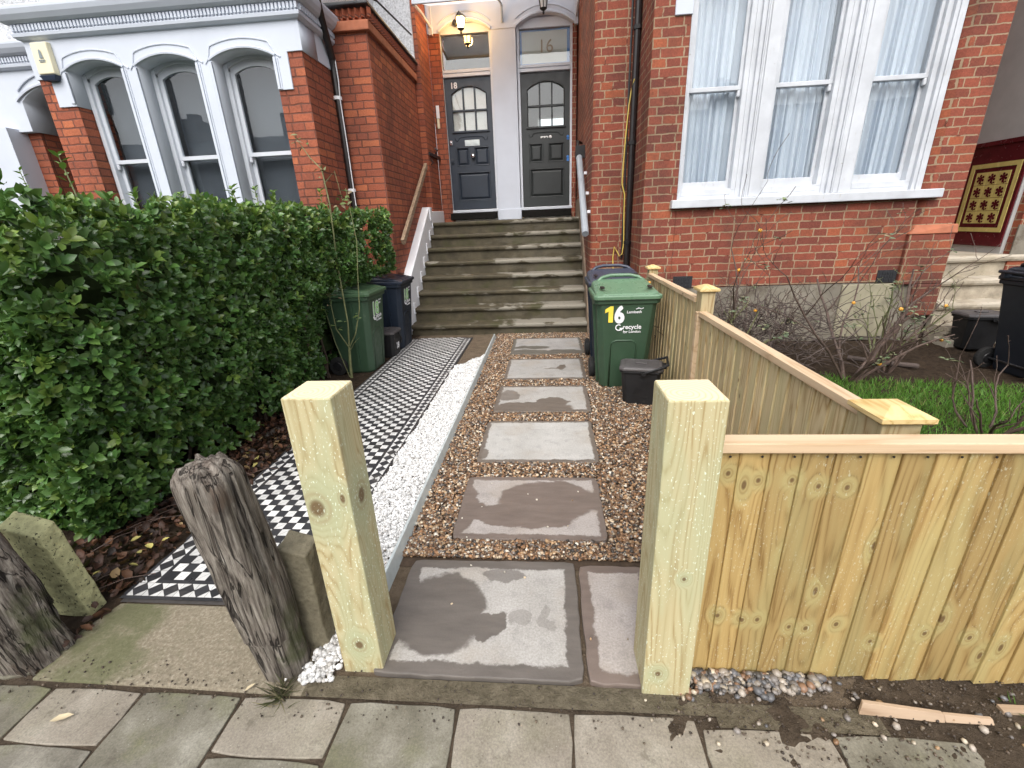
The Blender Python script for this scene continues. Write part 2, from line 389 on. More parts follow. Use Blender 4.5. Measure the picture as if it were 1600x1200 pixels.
def net():
    n = NT('net_curtain', 0.9, 0.1); n.color(n.ramp(n.noise(n.vmath('MULTIPLY', n.pos(), (1, 1, 0.05)), 30, 3), [(0.3, (0.66, 0.72, 0.80)), (0.7, (0.84, 0.88, 0.93))]))
    tr = n.node('BsdfTranslucent', {'Color': (0.75, 0.8, 0.88, 1)}); ms = n.node('MixShader', {0: 0.25})
    n.t.links.new(n.b.outputs[0], ms.inputs[1]); n.t.links.new(tr.outputs[0], ms.inputs[2]); n.t.links.new(ms.outputs[0], n.out.inputs[0]); return n.m
m_net = net()
m_frost = plain('obscured_paper', (0.74, 0.75, 0.74), 0.7, 0.05, 9, 0.4, 14)
m_blue = plain('blue_masking_tape', (0.05, 0.20, 0.55), 0.6, 0.1, 12)
m_post_wood = wood_mat('treated_pine_post', (0.51, 0.455, 0.27), (0.35, 0.265, 0.12), green=(0.41, 0.435, 0.27), specks=0.85, ringscale=22, knot=1.0, use_rnd=False, contrast=0.6, spots=((-.712, 1.085, .70, .034), (-.672, 1.085, .13, .020), (-.602, 1.16, .70, .030), (.392, 1.047, .495, .008), (.345, 1.047, .10, .012)), rare_at=0.97)
FK = [(.514, .797), (.601, .774), (.694, .775), (.769, .756), (.847, .753), (.545, .262), (.624, .246), (.675, .245), (.78, .216), (.83, .216), (.921, .237), (1.043, .164), (1.197, .208), (1.33, .20)]
m_board = wood_mat('treated_feather_board', (0.43, 0.305, 0.122), (0.245, 0.148, 0.048), green=(0.40, 0.345, 0.155), specks=0.3, ringscale=15, knot=0.8, contrast=0.75, spots=[(x, 1.138, z, .0105) for x, z in FK])
m_board_pale = wood_mat('pale_feather_board', (0.58, 0.47, 0.275), (0.34, 0.225, 0.095), green=(0.47, 0.425, 0.235), specks=0.1, ringscale=14, knot=0.9, contrast=0.6)  # pale timber, lightened further so the shaded side fence reads as lit
m_rail_x = wood_mat('planed_rail_wood', (0.62, 0.47, 0.31), (0.50, 0.34, 0.20), axis='x', ringscale=7, knot=0.4, contrast=0.4, use_rnd=False)
m_rail_y = wood_mat('planed_side_rail_wood', (0.60, 0.45, 0.29), (0.46, 0.31, 0.18), axis='y', ringscale=7, knot=0.4, contrast=0.4, use_rnd=False)
m_cap = wood_mat('pine_cap_wood', (0.68, 0.52, 0.25), (0.50, 0.33, 0.12), axis='y', ringscale=14, knot=0.0, contrast=0.5, use_rnd=False)
m_batten = wood_mat('grey_handrail_wood', (0.34, 0.25, 0.17), (0.20, 0.13, 0.08), axis='y', ringscale=7, knot=0.3, use_rnd=False)
def endgrain():
    n = NT('post_end_grain', 0.7, 0.3); o = n.obj(); d = n.vmath('LENGTH', n.vmath('MULTIPLY', n.vmath('ADD', o, (0.02, 0.03, 0)), (1, 1, 0)))
    r = n.math('PINGPONG', n.math('ADD', n.math('MULTIPLY', d, 70.0), n.noise(o, 14, 3)), 0.5)
    n.color(n.ramp(n.math('MULTIPLY', r, 2.0), [(0.0, (0.58, 0.46, 0.27)), (0.4, (0.72, 0.61, 0.40)), (1.0, (0.75, 0.65, 0.44))])); return n.m
m_end = endgrain()
def oldwood():
    n = NT('weathered_grey_oak', 0.85, 0.25); p = n.obj(); x, y, z = n.sep(p)
    v = n.comb(n.math('MULTIPLY', x, 85.0), n.math('MULTIPLY', y, 85.0), n.math('MULTIPLY', z, 2.6))
    f = n.noise(v, 1.0, 6, 0.72, 0.5); big = n.noise(n.vmath('MULTIPLY', p, (1, 1, 0.45)), 9, 4, 0.6)
    c = n.ramp(f, [(0.30, (0.018, 0.015, 0.013)), (0.41, (0.105, 0.088, 0.074)), (0.54, (0.235, 0.208, 0.175)), (0.72, (0.41, 0.38, 0.335))])
    c = n.mix(n.math('MULTIPLY', n.step(big, 0.52, 0.66), 0.6), c, (0.045, 0.036, 0.030))
    c = n.mix(n.math('MULTIPLY', n.step(n.noise(p, 6, 4), 0.56, 0.70), 0.45), c, (0.15, 0.095, 0.065))
    ck = n.noise(n.comb(n.math('MULTIPLY', x, 26.0), n.math('MULTIPLY', y, 26.0), n.math('MULTIPLY', z, 1.5)), 1.0, 3, 0.55, 0.6); ck = n.step(n.math('ABSOLUTE', n.math('SUBTRACT', ck, 0.5)), 0.024, 0.008); c = n.mix(n.math('MULTIPLY', ck, 0.8), c, (0.008, 0.006, 0.005))
    gr = n.math('MULTIPLY', n.step(n.noise(n.vmath('ADD', p, (5, 2, 1)), 7, 4), 0.50, 0.66), n.step(z, 0.55, 0.15))
    c = n.mix(n.math('MULTIPLY', gr, 0.7), c, (0.07, 0.085, 0.03)); n.color(c); n.bump(n.math('SUBTRACT', f, n.math('MULTIPLY', ck, 1.5)), 0.9, 0.012); return n.m
m_old = oldwood()
def spur_m(name, tint, pits):
    n = NT(name, 0.9, 0.2); p = n.obj(); v = n.voro(p, 38); f = n.noise(p, 24, 6, 0.7)
    c = n.ramp(f, [(0.3, tuple(t * 0.55 for t in tint)), (0.7, tint)])
    c = n.mix(n.math('MULTIPLY', n.step(n.noise(p, 75, 3, 0.6), 0.60, 0.65), pits), c, (0.03, 0.03, 0.022)); n.color(c); n.bump(n.noise(p, 30, 4, 0.6), 0.8, 0.012); return n.m
m_spur_a = spur_m('mossy_grey_concrete', (0.24, 0.215, 0.15), 0.25)
m_spur_b = spur_m('pitted_green_concrete', (0.44, 0.435, 0.235), 0.9)
def step_m(name, base, worn, moss):
    n = NT(name, 0.7, 0.35); p = n.pos(); x, y, z = n.sep(p)
    f = n.noise(p, 7, 6, 0.65); st = n.noise(n.comb(n.math('MULTIPLY', x, 2.6), n.math('MULTIPLY', y, 2.0), n.math('MULTIPLY', z, 7.0)), 1.0, 4, 0.6)
    c = n.ramp(f, [(0.3, tuple(b * 0.6 for b in base)), (0.7, tuple(b * 1.3 for b in base))])
    c = n.mix(n.math('MULTIPLY', n.step(n.noise(p, 3, 4), 0.5, 0.68), 0.6), c, moss)
    wx = n.math('ADD', st, n.math('SUBTRACT', n.math('MULTIPLY', n.step(x, -1.4, 0.1), 0.20), 0.08))
    c = n.mix(n.math('MULTIPLY', n.math('MULTIPLY', n.step(wx, 0.53, 0.62), n.attr('rnd')), 0.8), c, worn)
    c = n.mix(n.math('MULTIPLY', n.step(n.noise(p, 22, 5, 0.7), 0.6, 0.7), 0.5), c, (0.03, 0.028, 0.02)); n.color(c); n.bump(n.noise(p, 40, 5, 0.7), 0.4, 0.006); return n.m
m_tread = step_m('mossy_sandstone_steps', (0.070, 0.058, 0.035), (0.27, 0.25, 0.205), (0.050, 0.050, 0.016))
m_tread_b = step_m('pale_sandstone_steps', (0.36, 0.31, 0.235), (0.50, 0.45, 0.37), (0.24, 0.21, 0.14))
def pavem():
    n = NT('york_stone_paving', 0.62, 0.4); p = n.pos(); r = n.attr('rnd')
    f = n.noise(n.vmath('ADD', p, n.comb(n.math('MULTIPLY', r, 31.0), 0.0, 0.0)), 5.5, 6, 0.62)
    c = n.ramp(f, [(0.28, (0.080, 0.070, 0.053)), (0.43, (0.150, 0.138, 0.110)), (0.57, (0.225, 0.210, 0.172)), (0.72, (0.35, 0.333, 0.285))])
    c = n.mix(n.math('MULTIPLY', n.math('GREATER_THAN', r, 0.6), 0.45), c, (0.32, 0.275, 0.22)); c = n.mix(n.math('MULTIPLY', n.math('LESS_THAN', r, 0.4), 0.35), c, (0.13, 0.122, 0.082))
    al = n.step(n.noise(n.vmath('ADD', p, (9, 3, 0)), 3.1, 5, 0.6), 0.47, 0.66)
    c = n.mix(n.math('MULTIPLY', al, n.math('SUBTRACT', 0.8, n.math('MULTIPLY', r, 0.7))), c, (0.125, 0.128, 0.058))
    c = n.mix(0.5, c, n.ramp(n.noise(p, 140, 4, 0.75), [(.3, .22), (.7, .78)]), 'OVERLAY'); c = n.mix(n.math('MULTIPLY', n.step(n.noise(n.vmath('ADD', p, (2, 2, 5)), 16, 6, 0.7), 0.54, 0.68), 0.5), c, (0.085, 0.072, 0.054)); sp = n.step(n.noise(p, 55, 5, 0.75), 0.64, 0.69); c = n.mix(n.math('MULTIPLY', sp, 0.6), c, (0.06, 0.052, 0.042))
    li = n.step(n.noise(n.vmath('ADD', p, (1, 8, 0)), 120, 3, 0.6), 0.68, 0.74); c = n.mix(n.math('MULTIPLY', li, 0.5), c, (0.5, 0.48, 0.42))
    n.color(c); n.bump(n.noise(p, 60, 6, 0.7), 0.35, 0.005); return n.m
m_pave = pavem()
def apron():
    n = NT('concrete_apron', 0.85, 0.3); p = n.pos(); x, y, z = n.sep(p)
    f = n.noise(p, 80, 5, 0.75); b = n.noise(p, 4, 5, 0.6)
    c = n.ramp(f, [(0.3, (0.14, 0.12, 0.085)), (0.55, (0.25, 0.215, 0.155)), (0.75, (0.40, 0.37, 0.30))])
    ed = n.math('ADD', b, n.math('MULTIPLY', n.step(x, -1.45, -1.85), 0.25))
    c = n.mix(n.math('MULTIPLY', n.step(ed, 0.52, 0.74), 0.75), c, (0.095, 0.105, 0.045)); n.color(c); n.bump(f, 0.7, 0.006); return n.m
m_apron = apron()
def soil(name, a, b, sc=18):
    n = NT(name, 0.95, 0.15); p = n.pos(); f = n.noise(p, sc, 8, 0.75)
    c = n.ramp(f, [(0.3, a), (0.7, b)]); sp = n.step(n.noise(p, 95, 3, 0.7), 0.69, 0.73); c = n.mix(n.math('MULTIPLY', sp, 0.7), c, (0.34, 0.28, 0.2)); n.color(c)
    n.bump(n.noise(p, sc * 2, 7, 0.75), 1.0, 0.03); return n.m
m_soil = soil('dark_garden_soil', (0.022, 0.015, 0.010), (0.075, 0.052, 0.034))
m_soil_p = soil('pavement_edge_soil', (0.050, 0.037, 0.026), (0.135, 0.103, 0.073), 14)
m_mortar = soil('brown_mortar_bed', (0.105, 0.078, 0.052), (0.20, 0.155, 0.11), 10)
m_strip = soil('mossy_mortar_strip', (0.10, 0.085, 0.055), (0.24, 0.205, 0.145), 16)
m_tile_k = plain('black_path_tile', (0.022, 0.022, 0.026), 0.45, 0.35, 14)
m_tile = None
m_peb = col_attr_mat('shingle_pebble', 0.38, 0.5, mottle=0.25)
m_chip = col_attr_mat('white_marble_chip', 0.6, 0.4)
m_leaf = col_attr_mat('glossy_hedge_leaf', 0.34, 0.5, trans=0.16)
m_grassb = col_attr_mat('grass_blade', 0.55, 0.3, trans=0.3)
m_dead = col_attr_mat('dead_leaf', 0.6, 0.35, trans=0.05)
m_bark = plain('hedge_bark', (0.055, 0.038, 0.026), 0.9, 0.4, 20, 0.5, 90)
m_inner = plain('hedge_dark_core', (0.028, 0.042, 0.017), 1.0, 0.5, 12, 0.5, 40, 0.0)
m_stem = plain('rose_stem', (0.085, 0.055, 0.042), 0.7, 0.45, 25, 0.4, 90)
m_stem_g = plain('green_rose_stem', (0.16, 0.17, 0.075), 0.6, 0.3, 20, 0.3, 90)
m_twig = plain('grey_twig', (0.085, 0.064, 0.055), 0.9, 0.35, 25)
m_hip = plain('yellow_rose_hip', (0.72, 0.34, 0.04), 0.35, 0.2, 30)
m_bin_g = plain('green_bin_plastic', (0.035, 0.070, 0.040), 0.42, 0.10, 6, 0.06, 160, 0.45, dirt=((0.10, 0.13, 0.09), 3.0, 0.62))
m_lid_g = plain('green_lid_sky_lit', (0.115, 0.205, 0.125), 0.30, 0.10, 6, 0.06, 160, 0.5, dirt=((0.32, 0.40, 0.32), 4.0, 0.60))  # green lightened to stand for sky reflected on the lid
m_bin_n = plain('navy_bin_plastic', (0.012, 0.019, 0.032), 0.45, 0.14, 6, 0.06, 160, 0.45, dirt=((0.05, 0.058, 0.07), 3.0, 0.64))
m_lid_n = plain('navy_lid_plastic', (0.042, 0.050, 0.075), 0.35, 0.12, 6, 0.05, 160, 0.5, dirt=((0.15, 0.16, 0.19), 4.0, 0.60))
m_cad = plain('black_caddy_plastic', (0.012, 0.012, 0.013), 0.5, 0.2, 8, 0.1, 160, 0.4, dirt=((0.045, 0.042, 0.038), 5.0, 0.6))
m_cad_lid = plain('grey_caddy_lid', (0.072, 0.066, 0.066), 0.5, 0.15, 8, 0.1, 160)
m_tyre = plain('rubber_tyre', (0.012, 0.012, 0.012), 0.8, 0.2, 10)
m_yel = plain('yellow_sticker', (0.85, 0.66, 0.08), 0.4, 0.06, 20)
m_wst = plain('white_sticker', (0.78, 0.78, 0.80), 0.4, 0.06, 20)
m_gst = plain('green_sticker', (0.30, 0.62, 0.22), 0.4, 0.06, 20)
m_galv = plain('galvanised_steel', (0.56, 0.62, 0.62), 0.42, 0.12, 14, 0.1, 60, 0.5, 0.25, dirt=((0.25, 0.23, 0.2), 7.0, 0.64))
m_rail_grey = plain('grey_plastic_cover', (0.30, 0.33, 0.36), 0.45, 0.08, 7)
m_cream = plain('cream_box_plastic', (0.72, 0.66, 0.47), 0.45, 0.05, 5)
m_navy = plain('navy_box_base', (0.020, 0.032, 0.060), 0.4, 0.1, 5)
m_render = plain('grey_porch_render', (0.40, 0.40, 0.39), 0.85, 0.08, 5, 0.3, 60)
m_plinth = plain('grey_cement_plinth', (0.20, 0.18, 0.145), 0.9, 0.25, 5, 0.5, 30, 0.2, dirt=((0.12, 0.10, 0.075), 4.0, 0.52))
def canopy_m():
    n = NT('frosted_canopy_sheet', 0.3); n.color((0.8, 0.82, 0.84)); tr = n.node('BsdfTranslucent', {'Color': (0.86, 0.88, 0.9, 1)}); ms = n.node('MixShader', {0: 0.75})
    n.t.links.new(n.b.outputs[0], ms.inputs[1]); n.t.links.new(tr.outputs[0], ms.inputs[2]); n.t.links.new(ms.outputs[0], n.out.inputs[0]); return n.m
m_canopy = canopy_m()
m_maroon = plain('maroon_glazed_tile', (0.085, 0.010, 0.014), 0.2, 0.25, 8, 0.1, 12)
m_ytile = plain('straw_glazed_tile', (0.55, 0.46, 0.16), 0.22, 0.12, 8, 0.1, 12)
m_cable = plain('yellow_cable', (0.60, 0.45, 0.10), 0.5, 0.1, 10)
m_stonecap = plain('red_sandstone', (0.36, 0.125, 0.065), 0.85, 0.2, 8, 0.4, 40)
def bulb_m():
    n = NT('lit_lamp_glass'); n.color((1, 0.8, 0.5)); n.b.inputs['Emission Color'].default_value = (1, 0.62, 0.22, 1); n.b.inputs['Emission Strength'].default_value = 22; return n.m
m_bulb = bulb_m()
m_slate = plain('slate_roof', (0.06, 0.06, 0.065), 0.7, 0.3, 6)

# ================================================================== SETTING: ground, pavement, path beds
def sheet(name, poly, z, mat, kind='structure', cuts=0, bumpy=0.0, seed=0.0):
    """ground sheet from a rectangle (x0,x1,y0,y1) or outline; bumpy = real undulation"""
    if len(poly) == 4 and not isinstance(poly[0], tuple):
        x0, x1, y0, y1 = poly; nx = max(1, int((x1 - x0) / cuts)) if cuts else 1; ny = max(1, int((y1 - y0) / cuts)) if cuts else 1
        vs = []; fs = []
        for j in range(ny + 1):
            for i in range(nx + 1):
                x = x0 + (x1 - x0) * i / nx; y = y0 + (y1 - y0) * j / ny; h = 0
                if bumpy:
                    e = min(x - x0, x1 - x, y - y0, y1 - y); h = bumpy * (mnoise.fractal(Vector((x * 6, y * 6, seed)), 0.8, 2.0, 4)) * min(1, e / 0.06)
                vs.append((x, y, z + h))
        for j in range(ny):
            for i in range(nx): a = j * (nx + 1) + i; fs.append((a, a + 1, a + nx + 2, a + nx + 1))
    else:
        vs = [(x, y, z) for x, y in poly]; fs = [tuple(range(len(poly)))]
    me = bpy.data.meshes.new(name); me.from_pydata(vs, [], fs)
    return link(name, me, mat, smooth=bool(bumpy), kind=kind)

sheet('ground', (-90, 90, -60, 120), -0.05, m_soil)
sheet('road', (-90, 90, -14, -1.6), -0.040, plain('asphalt', (0.05, 0.05, 0.052), 0.9, 0.2, 12, 0.4, 90))
sheet('garden_bed', (-7.6, -1.86, 1.02, 6.3), 0.0, m_soil, cuts=0.04, bumpy=0.03, seed=2)
sheet('garden_soil', (1.02, 7.0, 1.16, 6.2), 0.0, m_soil, cuts=0.05, bumpy=0.03, seed=5)
sheet('path_bed', (-1.9, 1.03, 1.0, 6.2), -0.004, m_mortar)
sheet('pavement_edge', (0.30, 4.8, 0.62, 1.18), -0.006, m_soil_p, cuts=0.02, bumpy=0.016, seed=9)

def slab_mesh(mb, x0, x1, y0, y1, z0, z1, rnd, jit=0.004, step=0.07):
    pts = []
    for (xa, ya), (xb, yb) in (((x0, y0), (x1, y0)), ((x1, y0), (x1, y1)), ((x1, y1), (x0, y1)), ((x0, y1), (x0, y0))):
        L = math.hypot(xb - xa, yb - ya); n = max(2, int(L / step))
        for i in range(n):
            t = i / n; c = jit * 2.5 if i == 0 else 0
            pts.append((xa + (xb - xa) * t + random.uniform(-jit, jit) + (c if (xa == x0 and i == 0) else -c), ya + (yb - ya) * t + random.uniform(-jit, jit) + (c if (ya == y0 and i == 0) else -c)))
    mb.prism(pts, z0, z1, rnd)

pv = MB(); edges = [-6.64, -6.26, -5.88, -5.5, -5.12, -4.74, -4.36, -3.98, -3.6, -3.2, -2.85, -2.5, -2.14, -1.78, -1.432, -1.064, -.687, -.311, .064, .456, .845, 1.24, 1.62, 2.0, 2.4, 2.8, 3.2, 3.6, 4.0, 4.4, 4.8]
short = True
for a, b in zip(edges[:-1], edges[1:]):
    short = not short
    i = edges.index(a) - 8
    cut = 0.80 if i in (5, 7, 9) or (i > 9 and i % 2) else None
    rn = {5: 0.93, 6: 0.12, 7: 0.85, 8: 0.35, 9: 0.8, 10: 0.62, 11: 0.7, 4: 0.05}.get(i, random.random())
    top = 0.982 if a < 0.44 else 0.955
    if a > 1.2: top = 0.80
    def one(y0, y1, r): slab_mesh(pv, a + .0035, b - .0035, y0 + .0035, y1 - .0035, -.05, random.uniform(-.0015, .0015), r, 0.0022)
    ys = [top]
    ys += ([cut] if cut else []) + [0.44 if not cut else 0.30]
    while ys[-1] > -1.3: ys.append(ys[-1] - random.choice((0.4, 0.55)))
    for k in range(len(ys) - 1): one(ys[k + 1], ys[k], rn if k == 0 else random.random())
pv.build('pavement', m_pave, bevel=0.003, kind='structure')
sheet('paving_joint', (-6.7, 4.8, -1.5, 1.02), -.006, m_soil_p, cuts=.05, bumpy=.003, seed=12)
sheet('kerb_strip', (-0.86, 0.52, 0.985, 1.062), 0.004, m_strip, cuts=0.012, bumpy=0.014, seed=3)
sheet('kerb_strip', (0.52, 1.02, 0.955, 1.03), 0.001, m_strip, cuts=0.012, bumpy=0.012, seed=4)
ap = MB(); ap.prism([(-1.90, 1.0), (-1.3, .995), (-0.86, 0.99), (-0.86, 1.34), (-1.4, 1.345), (-1.88, 1.345), (-1.92, 1.2)], -.05, .003)
ap.build('apron', m_apron, bevel=0.006, kind='structure')
sl = MB(); slab_mesh(sl, -2.25, -1.93, 1.0, 1.04, -.05, .004, 0.1); slab_mesh(sl, -2.9, -1.99, 1.02, 1.2, -.05, .002, 0.75); sl.build('pavement_infill', m_pave, bevel=0.005, kind='structure')

# tiled path: one sheet of separate tiles on a black bed
def tile_mat():
    n = NT('glazed_path_tile', 0.35, 0.5); c = n.attr('col', 'Color'); p = n.pos()
    c = n.mix(n.math('MULTIPLY', n.step(n.noise(p, 7, 5, 0.7), 0.52, 0.75), 0.35), c, (0.22, 0.19, 0.16)); n.color(c)
    n.rough(n.ramp(n.noise(p, 9, 4), [(0.3, 0.25), (0.7, 0.5)])); return n.m
m_tile = tile_mat()
sheet('tile_bed', (-1.915, -1.045, 1.345, 5.97), 0.006, plain('dark_grout', (0.05, 0.045, 0.042), 0.8, 0.3, 20))
PX0, PX1, PY0, PY1 = -1.905, -1.055, 1.36, 5.96
TV = []; TC = []
def tri_col(pts, c):
    c = np.array(c) * random.uniform(.75, 1.25 if c[0] < .1 else 1.08); q = np.array(pts); m = q.mean(0); q = m + (q - m) * (1 - 0.0016 / max(0.01, np.abs(q - m).max()))
    h = random.uniform(0, .0006); TV.append(np.c_[q, np.full(3, 0.0105 + h)]); TC.append(c)
WT, KT = (0.72, 0.72, 0.70), (0.040, 0.040, 0.044)
def quad(a, b, c, d, col):
    s = random.getstate(); tri_col([a, b, c], col); random.setstate(s); tri_col([a, c, d], col)
def rect(x0, x1, y0, y1, col): quad((x0, y0), (x1, y0), (x1, y1), (x0, y1), col)
ln, bd, li = 0.017, 0.074, 0.020
for x in np.arange(PX0, PX1 - .01, 0.15):
    rect(x, min(x + .149, PX1), PY0, PY0 + ln, KT)
for y in np.arange(PY0 + ln, PY1, 0.15):
    for xa in (PX0, PX1 - ln, PX0 + ln + bd, PX1 - ln - bd - li):
        w = ln if xa in (PX0, PX1 - ln) else li
        y0 = y if xa in (PX0, PX1 - ln) else max(y, PY0 + ln + bd)
        if y + .149 > y0: rect(xa, xa + w, y0, min(y + .149, PY1), KT)
IX0, IX1 = PX0 + ln + bd + li, PX1 - ln - bd - li
for x in np.arange(IX0, IX1 - .01, 0.15): rect(x, min(x + .149, IX1), PY0 + ln + bd, PY0 + ln + bd + li, KT)
for xa in (PX0 + ln, PX1 - ln - bd):
    y = PY0 + ln
    while y < PY1 - bd:
        xm, ym = xa + bd / 2, y + bd / 2
        quad((xa, ym), (xm, y), (xa + bd, ym), (xm, y + bd), KT)
        for c in (((xa, y), (xm, y), (xa, ym)), ((xa + bd, y), (xa + bd, ym), (xm, y)), ((xa + bd, y + bd), (xm, y + bd), (xa + bd, ym)), ((xa, y + bd), (xa, ym), (xm, y + bd))): tri_col(c, WT)
        y += bd
x = PX0 + ln + bd
while x < PX1 - ln - bd - .01:
    ya = PY0 + ln; w = (PX1 - PX0 - 2 * (ln + bd)) / 9; xm, ym = x + w / 2, ya + bd / 2
    quad((x, ym), (xm, ya), (x + w, ym), (xm, ya + bd), KT)
    for c in (((x, ya), (xm, ya), (x, ym)), ((x + w, ya), (x + w, ym), (xm, ya)), ((x + w, ya + bd), (xm, ya + bd), (x + w, ym)), ((x, ya + bd), (x, ym), (xm, ya + bd))): tri_col(c, WT)
    x += w
ns = 12; sq = (IX1 - IX0) / ns; iy = 0; y = PY0 + ln + bd + li
while y < PY1:
    for ix in range(ns): rect(IX0 + ix * sq + .0007, IX0 + (ix + 1) * sq - .0007, y + .0007, min(y + sq, PY1) - .0007, WT if (ix + iy) % 2 else KT)
    y += sq; iy += 1
TV = np.array(TV); TC = np.array(TC)
me = bpy.data.meshes.new('tiled_path'); me.from_pydata(TV.reshape(-1, 3).tolist(), [], np.arange(len(TV) * 3).reshape(-1, 3).tolist())
ca = me.attributes.new('col', 'FLOAT_COLOR', 'POINT'); cc = np.ones((len(TV), 3, 4), np.float32); cc[:, :, :3] = TC[:, None, :]; ca.data.foreach_set('color', cc.reshape(-1))
_bm = bmesh.new(); _bm.from_mesh(me)
for f in _bm.faces:
    if f.normal.z < 0: f.normal_flip()
_bm.to_mesh(me); _bm.free()
link('tiled_path', me, m_tile, kind='structure')

# ================================================================== HOUSES
hL = thing('terraced_house', 'white stucco and painted brick terraced house with three arched bay windows behind the hedge', 'house', (-4.2, 7, 0))
hR = thing('terraced_house', 'bare red brick terraced house with peeling white triple sash window and net curtains', 'house', (2.7, 7, 0))
def P(parent):                      # parts are built in world coordinates: keep them there under an Empty that stands elsewhere
    return parent
def keep(o, parent):
    o.parent = parent; o.matrix_parent_inverse = Matrix.Translation(parent.location).inverted() if parent.parent is None else Matrix.Identity(4); return o
def part(mb, name, mat, parent, bevel=0.0, smooth=False, seg=2): return keep(mb.build(name, mat, None, bevel, smooth, seg), parent)
def partp(name, outer, holes, y0, y1, mat, parent, bevel=0.0): return keep(plate(name, outer, holes, y0, y1, mat, None, bevel), parent)

# ---- left house: bay
BY = 5.45
w = MB(); w.box(-5.71, -5.345, BY, 5.80, 0, 3.60); w.box(-2.915, -2.58, BY, 6.25, 0, 3.60); w.box(-5.345, -2.915, BY + .012, 5.80, 0, 1.52); w.box(-5.71, -5.36, 5.80, 6.25, 0, 3.6)
w.box(-2.62, -2.10, 6.2, 8.25, 0, 3.94); w.box(-2.62, -2.0, 8.25, 9.0, 0, 8.0)
w.box(-2.0, -1.80, 9.0, 9.4, 1.5, 4.62); w.box(-2.62, 0.55, 9.02, 9.5, 4.80, 8.0)
part(w, 'brick_wall', m_brick_old, hL, bevel=0.006)
dg = MB(); z = 3.765
dg.box(-2.66, -2.055, 6.145, 8.25, 3.70, 3.80)                      # plain projecting course
part(dg, 'string_course', m_stonecap, hL, bevel=0.01)
dt = MB(); x = -2.60
while x < -2.07:
    dt.prism([(x, 6.2), (x + .026, 6.145), (x + .052, 6.2)], 3.83, 3.92); x += .075
y = 6.25
while y < 8.2:
    dt.prism([(-2.1, y), (-2.045, y + .026), (-2.1, y + .052)], 3.83, 3.92); y += .075
part(dt, 'dogtooth_pattern', m_brick_old, hL)
lc = MB(); lc.box(-2.66, -2.03, 6.12, 8.26, 3.94, 3.975); part(lc, 'lead_coping', m_lead, hL, bevel=0.01)
d = MB(); d.box(-9.4, -2.62, 6.2, 12, 3.82, 8.0); d.box(-5.66, -2.63, 5.52, 6.2, 3.84, 8.0); d.box(-2.62, -2.06, 8.2, 8.26, 3.975, 8.0)
part(d, 'pebbledash_wall', m_dash, hL)
WIN = [(-5.334, -4.662), (-4.483, -3.789), (-3.603, -2.904)]
ZS, RISE, SILL = 3.285, 0.082, 1.56
out = [(-5.725, 3.60), (-5.725, 3.225), (-5.55, 3.225), (-5.55, 2.95), (-5.334, 2.95)]
out = []
# one outline: top right -> right pier notch -> the three arched openings -> left pier notch
out += [(-2.565, 3.60), (-2.565, 3.31), (-2.742, 3.31), (-2.742, 2.966), (-2.904, 2.966)]
for i, (a, b) in enumerate(reversed(WIN)):
    out += arc(a, b, ZS, RISE)
    if i < 2: nb = list(reversed(WIN))[i + 1][1]; out += [(a, SILL), (nb, SILL)]
out += [(-5.334, 2.945), (-5.55, 2.945), (-5.55, 3.222), (-5.725, 3.222), (-5.725, 3.60)]
partp('stucco_front', out, [], BY - .018, 5.78, m_stucco, hL)
s = MB(); s.box(-2.60, -2.566, BY + .33, 6.2, 3.312, 3.60); s.box(-2.60, -2.566, BY - .0, BY + .33, 3.314, 3.598); part(s, 'stucco_side', m_stucco, hL)
mo = MB()
for a, b in WIN:                                                     # jamb mouldings and the label mould over each arch
    for xx, sg in ((a, -1), (b, 1)):
        x0, x1 = sorted((xx, xx + sg * .028)); mo.box(x0, x1, BY - .034, BY - .01, SILL if not (xx in (WIN[0][0], WIN[2][1])) else 2.97, ZS - .02)
        x0, x1 = sorted((xx + sg * .034, xx + sg * .048)); mo.box(x0, x1, BY - .026, BY - .01, SILL if not (xx in (WIN[0][0], WIN[2][1])) else 2.97, ZS - .03)
    ar = arc(a - .028, b + .028, ZS, RISE + .012)
    mo.tube([(px, BY - .02, pz) for px, pz in ar], .016, 6)
    h = arc(a + .02, b - .03, ZS + .125, .05, 10)
    L = [(b + .085, ZS - .02), (b + .05, ZS), (b + .02, ZS + .03), (b - .01, ZS + .085)] + h + [(a + .0, ZS + .10), (a - .015, ZS + .05), (a - .04, ZS + .0), (a - .075, ZS - .035)]
    mo.tube([(px, BY - .02, pz) for px, pz in L], .009, 6)
part(mo, 'arch_moulding', m_stucco, hL, smooth=False)
co = MB()
def cornice_run(mb, prof, path):
    """sweep an outward/up profile round the bay's plan"""
    n = len(path); rings = []
    for i, (px, py) in enumerate(path):
        def nd(a, b): dx, dy = b[0] - a[0], b[1] - a[1]; L = math.hypot(dx, dy); return (dy / L, -dx / L)
        n1 = nd(path[i - 1], path[i]) if i else None; n2 = nd(path[i], path[i + 1]) if i < n - 1 else None
        if n1 and n2:
            k = 1 + n1[0] * n2[0] + n1[1] * n2[1]; nn = ((n1[0] + n2[0]) / k, (n1[1] + n2[1]) / k)
        else: nn = n1 or n2
        rings.append([(px + nn[0] * o, py + nn[1] * o, zz) for o, zz in prof])
    mb.loft(rings)
cp = [(-5.715, 6.2), (-5.715, BY - .018), (-2.567, BY - .018), (-2.567, 6.2)]
PROF = [(0, 3.58), (.03, 3.585), (.055, 3.605), (.06, 3.632), (.045, 3.645), (.045, 3.71), (.075, 3.715), (.105, 3.735), (.135, 3.775), (.15, 3.815), (.15, 3.84), (.13, 3.855), (0, 3.90)]
cornice_run(co, PROF, cp)
part(co, 'cornice', m_stucco, hL)
de = MB(); x = -5.74
